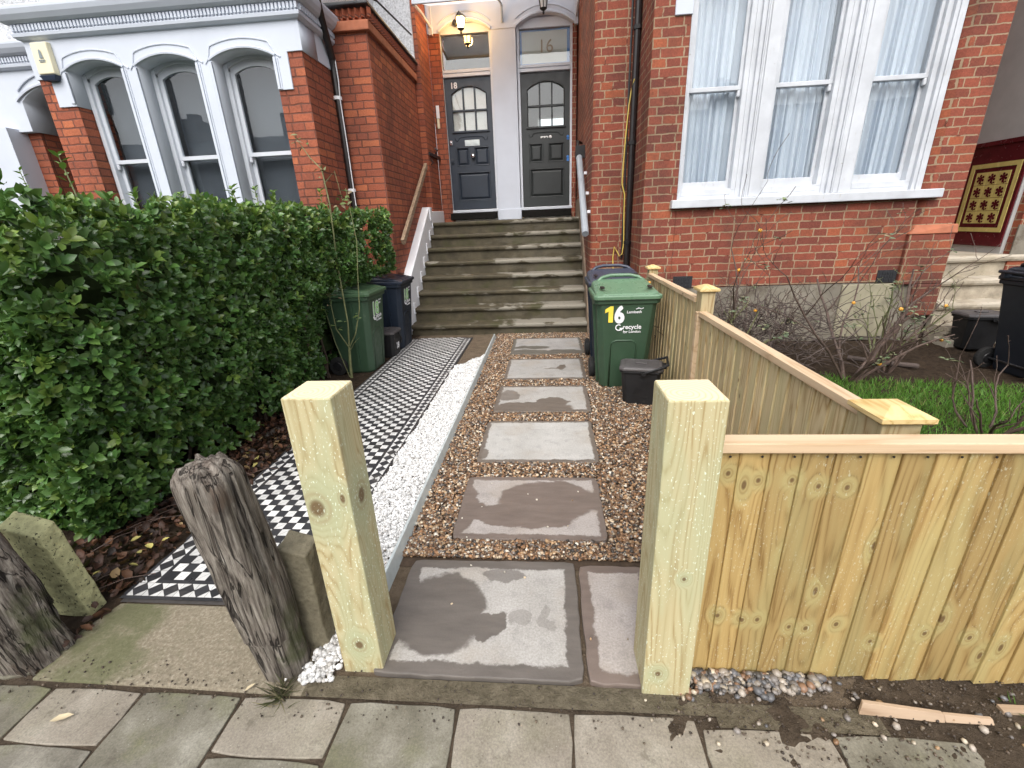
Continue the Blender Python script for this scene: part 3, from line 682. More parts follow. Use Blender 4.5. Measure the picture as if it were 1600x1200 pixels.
while x < -2.53: de.box(x, x + .024, BY - .086, BY - .06, 3.652, 3.706); x += .041
y = BY - .03
while y < 6.2: de.box(-2.53, -2.50, y, y + .024, 3.652, 3.706); y += .041
part(de, 'dentil_pattern', m_stucco, hL)
# sash windows of the left bay
def sash_window(house, a, b, yf, zb, zm, zt, rise, mat, room, gb=0.0, st=0.045, curtain=None, horns='r', cap=True):
    f = MB(); ztop = zt + rise
    f.box(a, a + .05, yf - .03, yf + .09, zb, zt + .02); f.box(b - .05, b, yf - .03, yf + .09, zb, zt + .02); f.box(a + .05, b - .05, yf - .03, yf + .1, zb - .05, zb + .012)
    fr = part(f, 'window', mat, house, bevel=0.004)
    # upper sash (outer) with the arched head, lower sash set behind it
    if rise > 0.01:
        oo = [(a + .05, zm - .02), (b - .05, zm - .02)] + arc(a + .05, b - .05, zt - .02, rise + .012)
        ii = [(a + .05 + st, zm + .022), (b - .05 - st, zm + .022)] + arc(a + .05 + st, b - .05 - st, zt - .075, rise * .9)
        hd = [(a, zt - .05), (a + .05, zt - .05)] + list(reversed(arc(a + .05, b - .05, zt - .02, rise + .012)))[0:] + [(b - .05, zt - .05), (b, zt - .05), (b, ztop + .12), (a, ztop + .12)]
        u = plate('upper_sash', oo, [ii], yf + .005, yf + .04, mat, None, 0.004); u.parent = fr
        h_ = plate('head', hd, [], yf - .02, yf + .05, mat, None); h_.parent = fr
    else:
        oo = [(a + .05, zm - .02), (b - .05, zm - .02), (b - .05, ztop), (a + .05, ztop)]; ii = [(a + .05 + st, zm + .022), (b - .05 - st, zm + .022), (b - .05 - st, ztop - .05), (a + .05 + st, ztop - .05)]
        u = plate('upper_sash', oo, [ii], yf + .005, yf + .04, mat, None, 0.004); u.parent = fr
    lo = [(a + .05, zb + .012), (b - .05, zb + .012), (b - .05, zm + .02), (a + .05, zm + .02)]; li_ = [(a + .05 + st, zb + .095), (b - .05 - st, zb + .095), (b - .05 - st, zm - .02), (a + .05 + st, zm - .02)]
    l = plate('lower_sash', lo, [li_], yf + .046, yf + .082, mat, None, 0.004); l.parent = fr
    hn = MB()
    for hx in ([b - .05 - .02] if horns == 'r' else [a + .05 + .02]): hn.box(hx - .017, hx + .017, yf - .002, yf + .036, zm - .085, zm - .021)
    o = hn.build('sash_horn', mat, fr, bevel=0.012)
    g = MB(); g.box(a + .07, b - .07, yf + .020, yf + .024, zm, ztop - .01); o = g.build('pane', m_glass, fr)
    g = MB(); g.box(a + .07, b - .07, yf + .061, yf + .065, zb + .05, zm); o = g.build('pane', m_glass, fr)
    for c in fr.children: c.matrix_parent_inverse = Matrix.Identity(4)
    return fr
wins = []
for a, b in WIN: wins.append(sash_window(hL, a, b, 5.64, 1.60, 2.385, ZS - .01, .075, m_white, None, horns='l'))
# room behind: dark box, blind carried down over the lower sashes, added to grey their panes
rm = MB(); rm.box(-5.34, -2.92, 7.2, 7.25, 1.0, 3.7); rm.box(-5.34, -2.92, 5.86, 7.2, 3.62, 3.66); rm.box(-5.34, -2.92, 5.86, 7.2, 1.0, 1.05); rm.box(-5.39, -5.345, 5.86, 7.2, 1.05, 3.62); rm.box(-2.915, -2.87, 6.25, 7.2, 1.05, 3.62)
part(rm, 'front_room', m_room, hL)
bl = MB()
for a, b in WIN: bl.box(a + .06, b - .06, 5.80, 5.806, 1.55, 3.42)
part(bl, 'roller_blind', plain('grey_blind', (0.062, 0.072, 0.085), 0.8, 0.04, 2), hL)
# ---- recess with the two front doors
FY = 9.0
pl = MB(); pl.box(-.909, -.485, FY, 9.35, 1.60, 4.85); pl.box(-.925, -.47, FY - .02, FY, 1.56, 1.745)
part(pl, 'pillar', m_stucco, hL, bevel=0.006)
hd = [(.55, 5.25), (.55, 4.58)] + arc(-.485, .50, 4.58, .16) + [(-.485, 4.58), (-.909, 4.58)] + arc(-1.80, -.909, 4.58, .16) + [(-2.0, 4.58), (-2.0, 5.25)]
partp('arched_head', hd, [], FY - .012, 9.3, m_stucco, hL)
hm = MB()
for a, b in ((-1.80, -.909), (-.485, .50)):
    hm.tube([(px, FY - .02, pz) for px, pz in arc(a, b, 4.60, .165)], .02, 6); hm.tube([(px, FY - .018, pz) for px, pz in arc(a, b, 4.70, .165)], .010, 6)
part(hm, 'arch_moulding', m_stucco, hL)

def front_door(house, x0, x1, mat, number, glz, fanframe_y=9.08, pane_mat=None):
    y = 9.10; z0, z1 = 1.775, 3.945
    f = MB(); j = .045
    f.box(x0 - j, x0, 9.06, 9.17, 1.72, 4.72); f.box(x1, x1 + j, 9.06, 9.17, 1.72, 4.72); f.box(x0, x1, 9.05, 9.17, z1 + .005, z1 + .05); f.box(x0, x1, 9.06, 9.17, z1 + .07, z1 + .115); f.box(x0, x1, 9.075, 9.17, z1 + .05, z1 + .07); f.box(x0, x1, 9.06, 9.17, 4.575, 4.72)
    f.box(x0 - j - .01, x1 + j + .01, 9.02, 9.17, 1.715, 1.765)
    part(f, 'door_frame', m_white, house, bevel=0.006)
    g = MB(); g.box(x0 + .005, x1 - .005, 9.11, 9.114, z1 + .11, 4.58); fan = part(g, 'fanlight', m_glass_door, house)
    W = x1 - x0; gx0, gx1 = x0 + W * .135, x1 - W * .115; gz0, gzs, rise = 3.12, 3.70, .115
    pz = [(2.52, 2.865)]; cx = (x0 + x1) / 2; px0, px1 = x0 + W * .15, x1 - W * .11
    holes = [[(gx0, gz0), (gx1, gz0)] + arc(gx0, gx1, gzs, rise)]
    rects = [(px0, cx - .045, 2.53, 2.85), (cx + .045, px1, 2.53, 2.85), (px0, px1, 1.93, 2.43)]
    for a, b, c, d in rects: holes.append([(a, c), (b, c), (b, d), (a, d)])
    door = partp('door', [(x0, z0), (x1, z0), (x1, z1), (x0, z1)], holes, y, y + .045, mat, house, bevel=0.005)
    def sub(mb, nm, m, bevel=0.0, smooth=False): o = mb.build(nm, m, door, bevel, smooth); o.matrix_parent_inverse = Matrix.Identity(4); return o
    pn = MB()
    for a, b, c, d in rects:
        pn.box(a - .01, b + .01, y + .028, y + .04, c - .01, d + .01)
        e = .028; k = .035
        pn.loft([[(a + e, y + .028, c + e), (b - e, y + .028, c + e), (b - e, y + .028, d - e), (a + e, y + .028, d - e)], [(a + e + k, y + .008, c + e + k), (b - e - k, y + .008, c + e + k), (b - e - k, y + .008, d - e - k), (a + e + k, y + .008, d - e - k)]], cap0=False)
        for q in ((a, b, c, c + .018), (a, b, d - .018, d), (a, a + .018, c + .018, d - .018), (b - .018, b, c + .018, d - .018)): pn.box(q[0], q[1], y - .006, y + .03, q[2], q[3])
    sub(pn, 'door_panel', mat, 0.004)
    mu = MB(); gw = (gx1 - gx0) / 3
    for k in (1, 2): mu.box(gx0 + gw * k - .014, gx0 + gw * k + .014, y - .004, y + .03, gz0, gzs + rise * .86)
    mu.box(gx0, gx1, y - .006, y + .032, 3.425, 3.453)
    mu.box(gx0 - .03, gx1 + .03, y - .03, y - .001, gz0 - .035, gz0 - .005)
    mu.tube([(px, y - .002, pz_) for px, pz_ in [(gx0, gz0)] + [(gx0, gzs)] + list(reversed(arc(gx0, gx1, gzs, rise)))[1:-1] + [(gx1, gzs), (gx1, gz0)]], .010, 6)
    sub(mu, 'glazing_bar', mat, 0.003)
    ca_ = MB(); zc = 2.985                                           # the carved shoulder line under the glazing
    ca_.tube([(gx0 + .01, y - .002, zc + .02), (gx0 + .03, y - .002, zc - .03), (gx0 + .07, y - .002, zc - .025), (gx0 + .10, y - .002, zc + .02), (gx0 + .16, y - .002, zc + .03), (cx, y - .002, zc + .035), (gx1 - .16, y - .002, zc + .03), (gx1 - .10, y - .002, zc + .02), (gx1 - .07, y - .002, zc - .025), (gx1 - .03, y - .002, zc - .03), (gx1 - .01, y - .002, zc + .02)], .008, 5)
    sub(ca_, 'carving', mat)
    g = MB(); g.box(gx0 - .005, gx1 + .005, y + .034, y + .038, gz0 - .005, gzs + rise + .005); sub(g, 'pane', m_glass_door)
    return door, sub, fan, (gx0, gx1, gz0, gzs + rise)
d18, sub18, fan18, g18 = front_door(hL, -1.795, -.952, m_door, '18', None)
k = MB(); k.box(-1.49, -1.215, 9.092, 9.10, 2.865, 2.965); o = sub18(k, 'letterbox', m_galv, 0.004)
k = MB(); k.box(-1.455, -1.25, 9.086, 9.093, 2.89, 2.94); sub18(k, 'letter_flap', m_galv, 0.003)
k = MB(); k.lathe([(.001, 0), (.020, .0), (.018, -.02), (.030, -.03), (.040, -.05), (.036, -.068), (.018, -.08), (.001, -.082)], (-1.345, 9.095, 2.69), 16, 'y'); sub18(k, 'knob', m_chrome, smooth=True)
for zz in (2.93, 2.62):
    k = MB(); k.box(-1.775, -1.72, 9.075, 9.10, zz - .04, zz + .04); k.lathe([(.001, 0), (.016, 0), (.016, -.02), (.001, -.021)], (-1.748, 9.075, zz), 12, 'y'); sub18(k, 'lock', m_chrome if zz > 2.8 else m_door, 0.004)
o = text_obj('door_number', '18', .13, m_wst, d18, (-1.625, 9.097, 3.79), depth=.002, bold=.003); o.matrix_parent_inverse = Matrix.Identity(4)
k = MB(); k.box(g18[0], g18[1], 9.142, 9.146, g18[2], g18[3]); sub18(k, 'paper_screen', m_frost)
d16, sub16, fan16, g16 = front_door(hR, -.432, .438, m_door_b, '16', None)
k = MB()
for i in range(7): k.box(-.09 + i * .02, -.072 + i * .02, 9.093, 9.10, 2.925 + .008 * (i % 3), 2.955 + .006 * (i % 2))
k.lathe([(.001, 0), (.028, 0), (.024, -.012), (.001, -.02)], (.09, 9.098, 2.94), 14, 'y'); sub16(k, 'letterbox_patch', m_frost, 0.002)
for zz, hh in ((2.93, .05), (2.60, .07)):
    k = MB(); k.lathe([(.001, 0), (.026, 0), (.024, -.02), (.001, -.026)], (.405, 9.098, zz), 12, 'y'); k.box(.385, .43, 9.088, 9.098, zz - hh, zz - .02); sub16(k, 'taped_lock', m_blue, 0.004)
# fanlights: paper screen with a number and blue tape at one, lit hall ceiling beyond the other
fs_ = MB(); fs_.box(-.425, .432, 9.13, 9.134, 4.06, 4.575); o = fs_.build('paper_screen', plain('greaseproof_screen', (0.50, 0.53, 0.50), 0.6, 0.08, 3), fan16); o.matrix_parent_inverse = Matrix.Identity(4)
tp = MB()
for a, b, c, d in ((-.425, .432, 4.545, 4.572), (-.425, .432, 4.062, 4.085), (-.425, -.39, 4.085, 4.545), (.385, .432, 4.085, 4.545)): tp.box(a, b, 9.122, 9.125, c, d)
o = tp.build('blue_tape', m_blue, fan16); o.matrix_parent_inverse = Matrix.Identity(4)
m_num = plain('grey_number', (0.26, 0.22, 0.16), 0.5, 0.1, 8)
o = text_obj('fanlight_number', '16', .27, m_num, fan16, (.02, 9.107, 4.235), depth=.001, sx=1.0); o.matrix_parent_inverse = Matrix.Identity(4)
# halls behind the doors
hl = MB()
for x0, x1 in ((-1.95, -.80), (-.60, .6)):
    hl.box(x0, x1, 11.9, 11.95, 1.6, 4.7); hl.box(x0 - .04, x0, 9.2, 11.9, 1.6, 4.7); hl.box(x1, x1 + .04, 9.2, 11.9, 1.6, 4.7); hl.box(x0, x1, 9.2, 11.9, 4.7, 4.74); hl.box(x0, x1, 9.2, 11.9, 1.56, 1.6)
part(hl, 'hallway', m_room_pale, hL)
hw = MB(); hw.box(-.15, .42, 11.87, 11.89, 2.9, 3.75); 
m_hw = NT('bright_back_window', 0.5); m_hw.color((0.8, 0.85, 0.9)); m_hw.b.inputs['Emission Color'].default_value = (0.85, 0.93, 1.0, 1); m_hw.b.inputs['Emission Strength'].default_value = 0.8
part(hw, 'back_window', m_hw.m, hR)
m_coir = plain('black_coir_mat', (0.012, 0.011, 0.010), 1.0, 0.3, 60, 1.0, 200, 0.1)
for x0, x1, lab in ((-1.78, -.95, 'black door mat in front of door 18'), (-.44, .45, 'black door mat in front of the door with the papered fanlight')):
    mt = MB(); mt.box(x0, x1, 8.66, 9.0, 1.585, 1.70); tag(mt.build('door_mat', m_coir, bevel=.01), lab, 'door mat')

# ---- right house: wing wall and bay
w = MB()
w.prism([(.605, 6.15), (1.09, 6.15), (1.09, 9.5), (.575, 9.5), (.575, 6.18)], 0, 8.0)          # soft arris towards the steps
w.box(.475, .55, FY + .02, 9.4, 1.55, 4.62)
w.prism([(1.09, 5.455), (1.125, 5.45), (1.46, 5.45), (1.46, 5.62), (1.30, 6.2), (1.09, 6.2)], .69, 8.0)
w.prism([(4.015, 5.56), (4.05, 5.50), (4.11, 5.45), (4.44, 5.45), (4.44, 7.4), (4.02, 7.4)], .69, 8.0)
w.box(1.46, 4.015, 5.452, 5.75, .69, 1.575); w.box(1.46, 4.015, 5.46, 5.75, 3.95, 8.0)
w.box(4.44, 7.2, 7.38, 7.6, 0, 8.0); 
part(w, 'brick_wall', m_brick_new, hR, bevel=0.008)
pd = MB(); pd.box(3.98, 4.452, 5.405, 5.7, .66, 1.205); pd.box(4.16, 4.46, 5.40, 5.45, .3, .66); part(pd, 'brick_pedestal', m_brick_new, hR, bevel=0.012)
pc = MB(); pc.loft([[(3.965, 5.39, 1.205), (4.46, 5.39, 1.205), (4.46, 5.6, 1.205), (3.965, 5.6, 1.205)], [(4.05, 5.445, 1.30), (4.46, 5.41, 1.30), (4.46, 5.6, 1.30), (4.05, 5.6, 1.30)]]); part(pc, 'pedestal_cap', m_stonecap, hR, bevel=0.012)
pn = MB(); pn.box(1.10, 4.43, 5.465, 6.1, 0, .69); part(pn, 'plinth', m_plinth, hR, bevel=0.01)
cp_ = MB(); cp_.box(3.42, 3.98, 5.44, 5.465, 0.05, .672); part(cp_, 'cement_patch', plain('yellow_cement_patch', (0.27, 0.245, 0.17), 0.9, 0.25, 5, 0.3, 40), hR, bevel=0.01)
m_vent = plain('black_air_brick', (0.016, 0.017, 0.02), 0.7, 0.3, 30, 0.8, 60)
for a, b in ((1.49, 1.71), (3.77, 3.975)):
    vt = MB(); vt.box(a, b, 5.440, 5.452, .69, .825)
    for i in range(6):
        for j in range(3): u0 = a + .02 + i * (b - a - .04) / 6; vt.box(u0, u0 + .018, 5.434, 5.440, .705 + j * .038, .732 + j * .038)
    part(vt, 'air_vent', m_vent, hR)
si = MB(); si.box(1.39, 4.19, 5.375, 5.56, 1.575, 1.662); part(si, 'window_sill', m_peel, hR, bevel=0.008)
lb = MB(); lb.box(1.29, 1.462, 5.43, 5.5, 3.357, 3.80); lb.box(1.29, 4.2, 5.43, 5.5, 3.80, 4.3); part(lb, 'window_head', m_stucco, hR, bevel=0.006)
WR = [(1.46, 2.095), (2.335, 3.0), (3.27, 3.915)]
fr_ = MB(); fr_.box(3.915, 4.02, 5.47, 5.62, 1.662, 3.85); fr_.box(1.455, 1.462, 5.44, 5.55, 1.662, 3.85)
for a, b in ((2.095, 2.335), (3.0, 3.27)):                           # moulded mullions: three stepped faces
    fr_.box(a, b, 5.50, 5.62, 1.662, 3.85); m_ = a + .085; fr_.box(m_, b - .0, 5.445, 5.50, 1.664, 3.85); fr_.box(a + .045, m_, 5.465, 5.50, 1.664, 3.85); fr_.box(m_ + .012, m_ + .028, 5.437, 5.445, 1.664, 3.85); fr_.box(b - .12, b - .004, 5.432, 5.445, 1.664, 3.85)
fr_.box(1.462, 3.915, 5.508, 5.66, 1.66, 1.752); fr_.box(3.95, 3.99, 5.455, 5.47, 1.664, 3.85)
part(fr_, 'window_surround', m_peel, hR, bevel=0.006)
for a, b in WR: wins.append(sash_window(hR, a, b, 5.535, 1.75, 2.73, 3.75, 0.0, m_peel, None, horns='r', st=0.032))
def curtain(a, b, y, z0, z1, folds, seed):
    rnd = random.Random(seed); n = 160; vs = []; fs = []
    ph = [rnd.uniform(0, 6.28) for _ in range(4)]
    for i in range(n + 1):
        t = i / n; x = a + (b - a) * t
        dy = .030 * math.sin(6.28 * folds * t + ph[0] + 1.6 * math.sin(6.28 * 2.3 * t + ph[1])) + .011 * math.sin(6.28 * folds * 2.3 * t + ph[2]); dx = .006 * math.sin(6.28 * folds * 1.7 * t + ph[3])
        for j in range(5):
            u = j / 4; vs.append((x + dx + .03 * (u - .5) * math.sin(3 * t + ph[1]), y + dy * (1.15 - .5 * u), z0 + (z1 - z0) * u))
    for i in range(n):
        for j in range(4): q = i * 5 + j; fs.append((q, q + 5, q + 6, q + 1))
    me = bpy.data.meshes.new('net_curtain'); me.from_pydata(vs, [], fs); return link('net_curtain', me, m_net, None, smooth=True)
for i, (a, b) in enumerate(WR):
    o = curtain(a + .0, b, 5.675, 1.68, 3.78, 6 + i, 40 + i); keep(o, wins[3 + i]); o.matrix_parent_inverse = Matrix.Identity(4)
rm = MB(); rm.box(1.35, 4.0, 7.1, 7.15, 1.2, 3.9); rm.box(1.35, 4.0, 5.76, 7.1, 1.2, 1.25); rm.box(1.35, 4.0, 5.76, 7.1, 3.9, 3.95)
part(rm, 'front_room', m_room, hR)
# side entrance of the right house: rendered porch wall with a tiled dado, brick end
pw = MB(); pw.box(5.40, 6.4, 5.89, 7.38, 0, 4.4); part(pw, 'porch_wall', m_render, hR)
DX = 5.40
def dado(x, y0, y1, z0, z1, nm, mat): 
    q = MB(); q.box(x, DX, y0, y1, z0, z1); return part(q, nm, mat, hR, bevel=0.003)
dado(DX - .02, 5.90, 7.38, 1.0, 2.14, 'tile_dado', m_maroon)
dado(DX - .035, 5.895, 7.38, 2.14, 2.19, 'dado_rail', m_maroon)
yl = MB()
Y0_, Y1_, Z0_, Z1_ = 5.94, 6.57, 1.165, 1.945
for a, b, c, d in ((Y0_, Y1_, Z0_, Z0_ + .05), (Y0_, Y1_, Z1_ - .05, Z1_), (Y0_, Y0_ + .05, Z0_ + .05, Z1_ - .05), (Y1_ - .05, Y1_, Z0_ + .05, Z1_ - .05)): yl.box(DX - .026, DX - .019, a, b, c, d)
part(yl, 'tile_border', m_ytile, hR)
yf_ = MB(); A0, A1, B0, B1 = Y0_ + .095, Y1_ - .095, Z0_ + .095, Z1_ - .095; cw, ch = (A1 - A0) / 3, (B1 - B0) / 4
for i in range(3):
    for j in range(4): yf_.box(DX - .026, DX - .019, A0 + i * cw + .002, A0 + (i + 1) * cw - .002, B0 + j * ch + .002, B0 + (j + 1) * ch - .002)
part(yf_, 'tile_field', m_ytile, hR, bevel=0.002)
rs = MB()
def disc(cy, cz, r, x, n=10):
    rs.add([(x, cy + r * math.cos(6.283 * k / n), cz + r * math.sin(6.283 * k / n)) for k in range(n)], [tuple(range(n))])
for i in range(3):
    for j in range(4):
        cy, cz = A0 + (i + .5) * cw, B0 + (j + .5) * ch
        disc(cy, cz, .026, DX - .0275)
        for k in range(6): a = 6.283 * k / 6 + .4; disc(cy + .036 * math.cos(a), cz + .036 * math.sin(a), .0165, DX - .0272 - .0001 * k, 8)
        for k in range(3): disc(cy - .04 + .02 * k, cz - .05 - .006 * (k % 2), .011, DX - .0271 - .0001 * k, 8)
part(rs, 'flower_pattern', m_maroon, hR)
pb = MB(); pb.box(5.44, 6.9, 5.80, 5.89, .0, 4.4); part(pb, 'porch_pier', m_brick_new, hR)
sk = MB(); sk.box(5.425, 5.9, 5.785, 5.80, 0.9, 1.25); part(sk, 'porch_skirting', m_plinth, hR)

# ---- next house along, far side of the white bay
hN = thing('terraced_house', 'white arched porch with brick pier beyond the alarm box, next house along', 'house', (-8, 7, 0))
q = MB(); q.box(-9.4, -6.86, 6.30, 6.7, 0, 2.905); part(q, 'brick_pier', m_brick_old, hN)
AX0, AX1 = -6.84, -5.90
oo = [(-5.72, 3.60), (-5.72, 2.9), (AX1, 2.9)] + arc(AX0, AX1, 3.24, .16) + [(AX0, 2.9), (-9.4, 2.9), (-9.4, 3.60)]
partp('stucco_head', oo, [], 6.2, 6.7, m_stucco, hN)
q = MB(); cornice_run(q, PROF, [(-9.4, 6.2), (-5.75, 6.2)]); part(q, 'cornice', m_stucco, hN)
q = MB(); x = -9.3
while x < -5.8: q.box(x, x + .024, 6.2 - .068, 6.2 - .044, 3.652, 3.706); x += .041
part(q, 'dentil_pattern', m_stucco, hN)
q = MB(); q.tube([(px, 6.19, pz) for px, pz in arc(AX0 - .06, AX1 + .06, 3.25, .17)], .018, 6); q.tube([(px, 6.19, pz) for px, pz in arc(AX0 - .0, AX1 + .0, 3.36, .17)], .012, 6); part(q, 'arch_moulding', m_stucco, hN)
q = MB(); q.box(AX0 - .6, -5.3, 7.6, 7.65, 0, 4); q.box(-5.90, -5.74, 6.705, 7.6, 0, 4); q.box(AX0 - .65, AX0 - .6, 6.705, 7.6, 0, 4); q.box(AX0 - .6, -5.9, 6.705, 7.6, 3.7, 3.75); part(q, 'porch_wall', m_render, hN)
q = MB(); q.box(-7.5, -7.04, 6.05, 6.30, 0, 2.93); part(q, 'white_pilaster', m_stucco, hN)

# ================================================================== STEPS
def steps(name, label, x0, x1, y0, going, rise, n, zfirst, mt, nose=.045, th=.062, back=None, worn=1.0):
    t = thing(name, label, 'steps', ((x0 + x1) / 2, y0, 0))
    for k_ in range(n):
        z = zfirst + rise * k_; y = y0 + going * k_; yb = (y + going + .06) if k_ < n - 1 else (back or y + .5)
        m = MB(); nx = 40; ring = []
        # nosing profile swept across with small wear
        prof = [(.0, -th), (-nose * .75, -th), (-nose, -th * .7), (-nose * 1.02, -th * .35), (-nose * .8, -th * .08), (-nose * .45, 0), (.02, 0.0), (yb - y, 0.0), (yb - y, -th)]
        rings = []
        for i in range(nx + 1):
            x = x0 + (x1 - x0) * i / nx; wv = mnoise.noise(Vector((x * 3, k_ * 3.1, 0))) * .006; wz = mnoise.noise(Vector((x * 2, k_ * 5.7, 4))) * .005
            rings.append([(x, y + py_ + (wv if py_ < 0 else 0), z + pz_ + (wz if pz_ > -th * .5 and py_ < .05 else 0)) for py_, pz_ in prof])
        m.loft(rings, rnd=worn); part(m, 'tread', mt, t, smooth=False)
        r = MB(); r.box(x0 + .002, x1 - .002, y, yb - .01, z - rise if k_ else -.05, z - th, rnd=.12); part(r, 'riser', mt, t)
    return t
steps('stone_steps', 'dark mossy flight of worn sandstone steps leading up to the two grey doors', -1.975, .548, 6.17, .265, .199, 8, .160, m_tread, back=9.02)
steps('stone_steps', 'short pale stone steps up to the porch with maroon tiles, cracked nosings', 4.47, 5.86, 5.22, .2, .24, 4, .20, m_tread_b, nose=.05, th=.075, back=7.38, worn=0.7)
q = MB(); q.box(4.40, 4.80, 5.05, 5.25, 0, .09, rnd=.6); tag(q.build('step_block', m_tread_b, bevel=.012), 'loose pale stone block at the foot of the porch steps beside the caddy', 'stone block')
# white stringer along the painted brick wall
sw = thing('stair_stringer', 'white painted wall stringer sloping down beside the mossy steps', 'stringer', (-2.03, 7, 0))
prof = [(6.20, 0.0), (6.20, .60), (6.27, .72), (7.88, 1.80), (8.02, 1.80), (8.02, 1.74), (9.0, 1.76), (9.0, 0.0)]
m = MB(); m.loft([[(-2.10, y, z) for y, z in prof], [(-1.976, y, z) for y, z in prof]]); part(m, 'stringer_wall', m_strg, sw, bevel=.008)
m = MB()
for k_ in range(8):                                                    # paint runs round the tread ends
    z = .160 + .199 * k_; y = 6.17 + .265 * k_
    m.prism([(-1.98, y - .055), (-1.963, y - .055), (-1.963, y + .05), (-1.98, y + .05)], z - .09, z + .10 - .02)
part(m, 'paint_edge', m_strg, sw, bevel=.012)
q = MB(); q.box(-2.02, -1.96, 7.86, 7.98, 1.58, 1.80); part(q, 'stringer_end', m_strg, sw, bevel=.006)
rs_ = MB(); rs_.loft([[(.551, y, z) for y, z in ((6.13, 0), (6.13, .28), (6.2, .40), (8.1, 1.85), (9.0, 1.85), (9.0, 0))], [(.60, y, z) for y, z in ((6.13, 0), (6.13, .28), (6.2, .40), (8.1, 1.85), (9.0, 1.85), (9.0, 0))]])
tag(rs_.build('stair_stringer', plain('brown_stone_stringer', (0.20, 0.15, 0.105), 0.85, 0.25, 7, 0.3, 40), bevel=.012), 'brown stone stringer sloping along the red brick side of the steps', 'stringer')
# ================================================================== FITTINGS ON THE HOUSES
q = thing('burglar_alarm', 'cream alarm box with navy base high on the white bay corner', 'alarm box', (-5.50, BY - .02, 3.2))
m = MB(); m.loft([[(-5.605, BY - .02, 3.235), (-5.402, BY - .02, 3.235), (-5.402, BY - .02, 3.552), (-5.605, BY - .02, 3.552)], [(-5.60, BY - .085, 3.25), (-5.407, BY - .085, 3.25), (-5.407, BY - .075, 3.547), (-5.60, BY - .075, 3.547)]]); part(m, 'box', m_cream, q, bevel=.01)
m = MB(); m.loft([[(-5.605, BY - .09, 3.24), (-5.40, BY - .09, 3.24), (-5.40, BY - .02, 3.24), (-5.605, BY - .02, 3.24)], [(-5.575, BY - .075, 3.19), (-5.43, BY - .075, 3.19), (-5.43, BY - .02, 3.19), (-5.575, BY - .02, 3.19)]]); part(m, 'base', m_navy, q, bevel=.006)
m = MB(); yy = BY - .086
m.add([(-5.523, yy, 3.395), (-5.478, yy, 3.395), (-5.492, yy, 3.475), (-5.512, yy, 3.475)], [(0, 1, 2, 3)])
m.box(-5.54, -5.465, yy - .001, yy, 3.372, 3.382); m.box(-5.535, -5.47, yy - .001, yy, 3.358, 3.365); part(m, 'emblem', plain('grey_print', (0.20, 0.24, 0.25), 0.5, 0.1, 9), q)

def lantern(name, label, x, z, lit):
    t = thing(name, label, 'lamp', (x, 9.0, z)); y = 8.78
    m = MB(); m.lathe([(.001, 0), (.055, 0), (.05, -.02), (.02, -.03), (.001, -.03)], (x - .12 if lit else x, 8.985, z + .09), 14, 'y')
    m.tube([(x - .12 if lit else x, 8.97, z + .09), (x - .08 if lit else x, 8.88, z + .15), (x - .02 if lit else x, 8.80, z + .17), (x, y, z + .12)], .011, 7); part(m, 'bracket', m_black, t)
    m = MB()
    for k_ in range(6):
        a = math.pi / 6 + k_ * math.pi / 3; m.tube([(x + .055 * math.cos(a), y + .055 * math.sin(a), z - .07), (x + .078 * math.cos(a), y + .078 * math.sin(a), z + .075)], .007, 5)
    m.lathe([(.09, z + .075), (.085, z + .09), (.04, z + .13), (.015, z + .145), (.001, z + .15)], (x, y, 0), 6)
    m.lathe([(.001, z - .15), (.014, z - .145), (.02, z - .125), (.012, z - .105), (.045, z - .085), (.06, z - .07), (.001, z - .068)], (x, y, 0), 10); part(m, 'cage', m_black, t)
    m = MB(); m.lathe([(.001, z - .065), (.05, z - .065), (.072, z + .07), (.001, z + .072)], (x, y, 0), 6)
    part(m, 'lamp_glass', m_bulb if lit else plain('opal_lamp_glass', (0.62, 0.62, 0.6), 0.15, 0.05, 4), t)
    if lit:
        l = bpy.data.lights.new('lamp_light', 'POINT'); l.energy = 12; l.color = (1.0, 0.52, 0.16); l.shadow_soft_size = .08
        o = bpy.data.objects.new('lamp_light', l); COL.objects.link(o); o.location = (x, y - .10, z); keep(o, t)
lantern('wall_lantern', 'lit wall lantern glowing orange under the canopy above door 18', -1.375, 4.62, True)
lantern('wall_lantern', 'unlit black wall lantern above the papered fanlight', -.01, 4.80, False)

cn = thing('door_canopy', 'white glazed canopy with slim bracket over the two doors', 'canopy', (-.7, 8.5, 4.6))
m = MB(); m.add([(-1.93, 7.92, 4.62), (.54, 7.92, 4.62), (.54, 9.0, 4.97), (-1.93, 9.0, 4.97)], [(0, 1, 2, 3)])
part(m, 'canopy_sheet', m_canopy, cn)
m = MB(); m.box(-1.95, .555, 7.90, 7.935, 4.585, 4.65); part(m, 'front_rail', m_white, cn, bevel=.006)
m = MB()
for x in (-1.93, .53): m.tube([(x, 7.93, 4.60), (x, 8.4, 4.66), (x, 8.98, 4.67)], .022, 6); m.box(x - .03, x + .03, 8.94, 9.0, 4.55, 4.95)
part(m, 'side_bracket', m_white, cn)
m = MB(); m.tube([(-.70, 7.93, 4.60), (-.70, 8.5, 4.78), (-.70, 8.93, 4.88), (-.70, 8.975, 4.66)], .02, 6); part(m, 'bracket', m_rail_grey, cn)

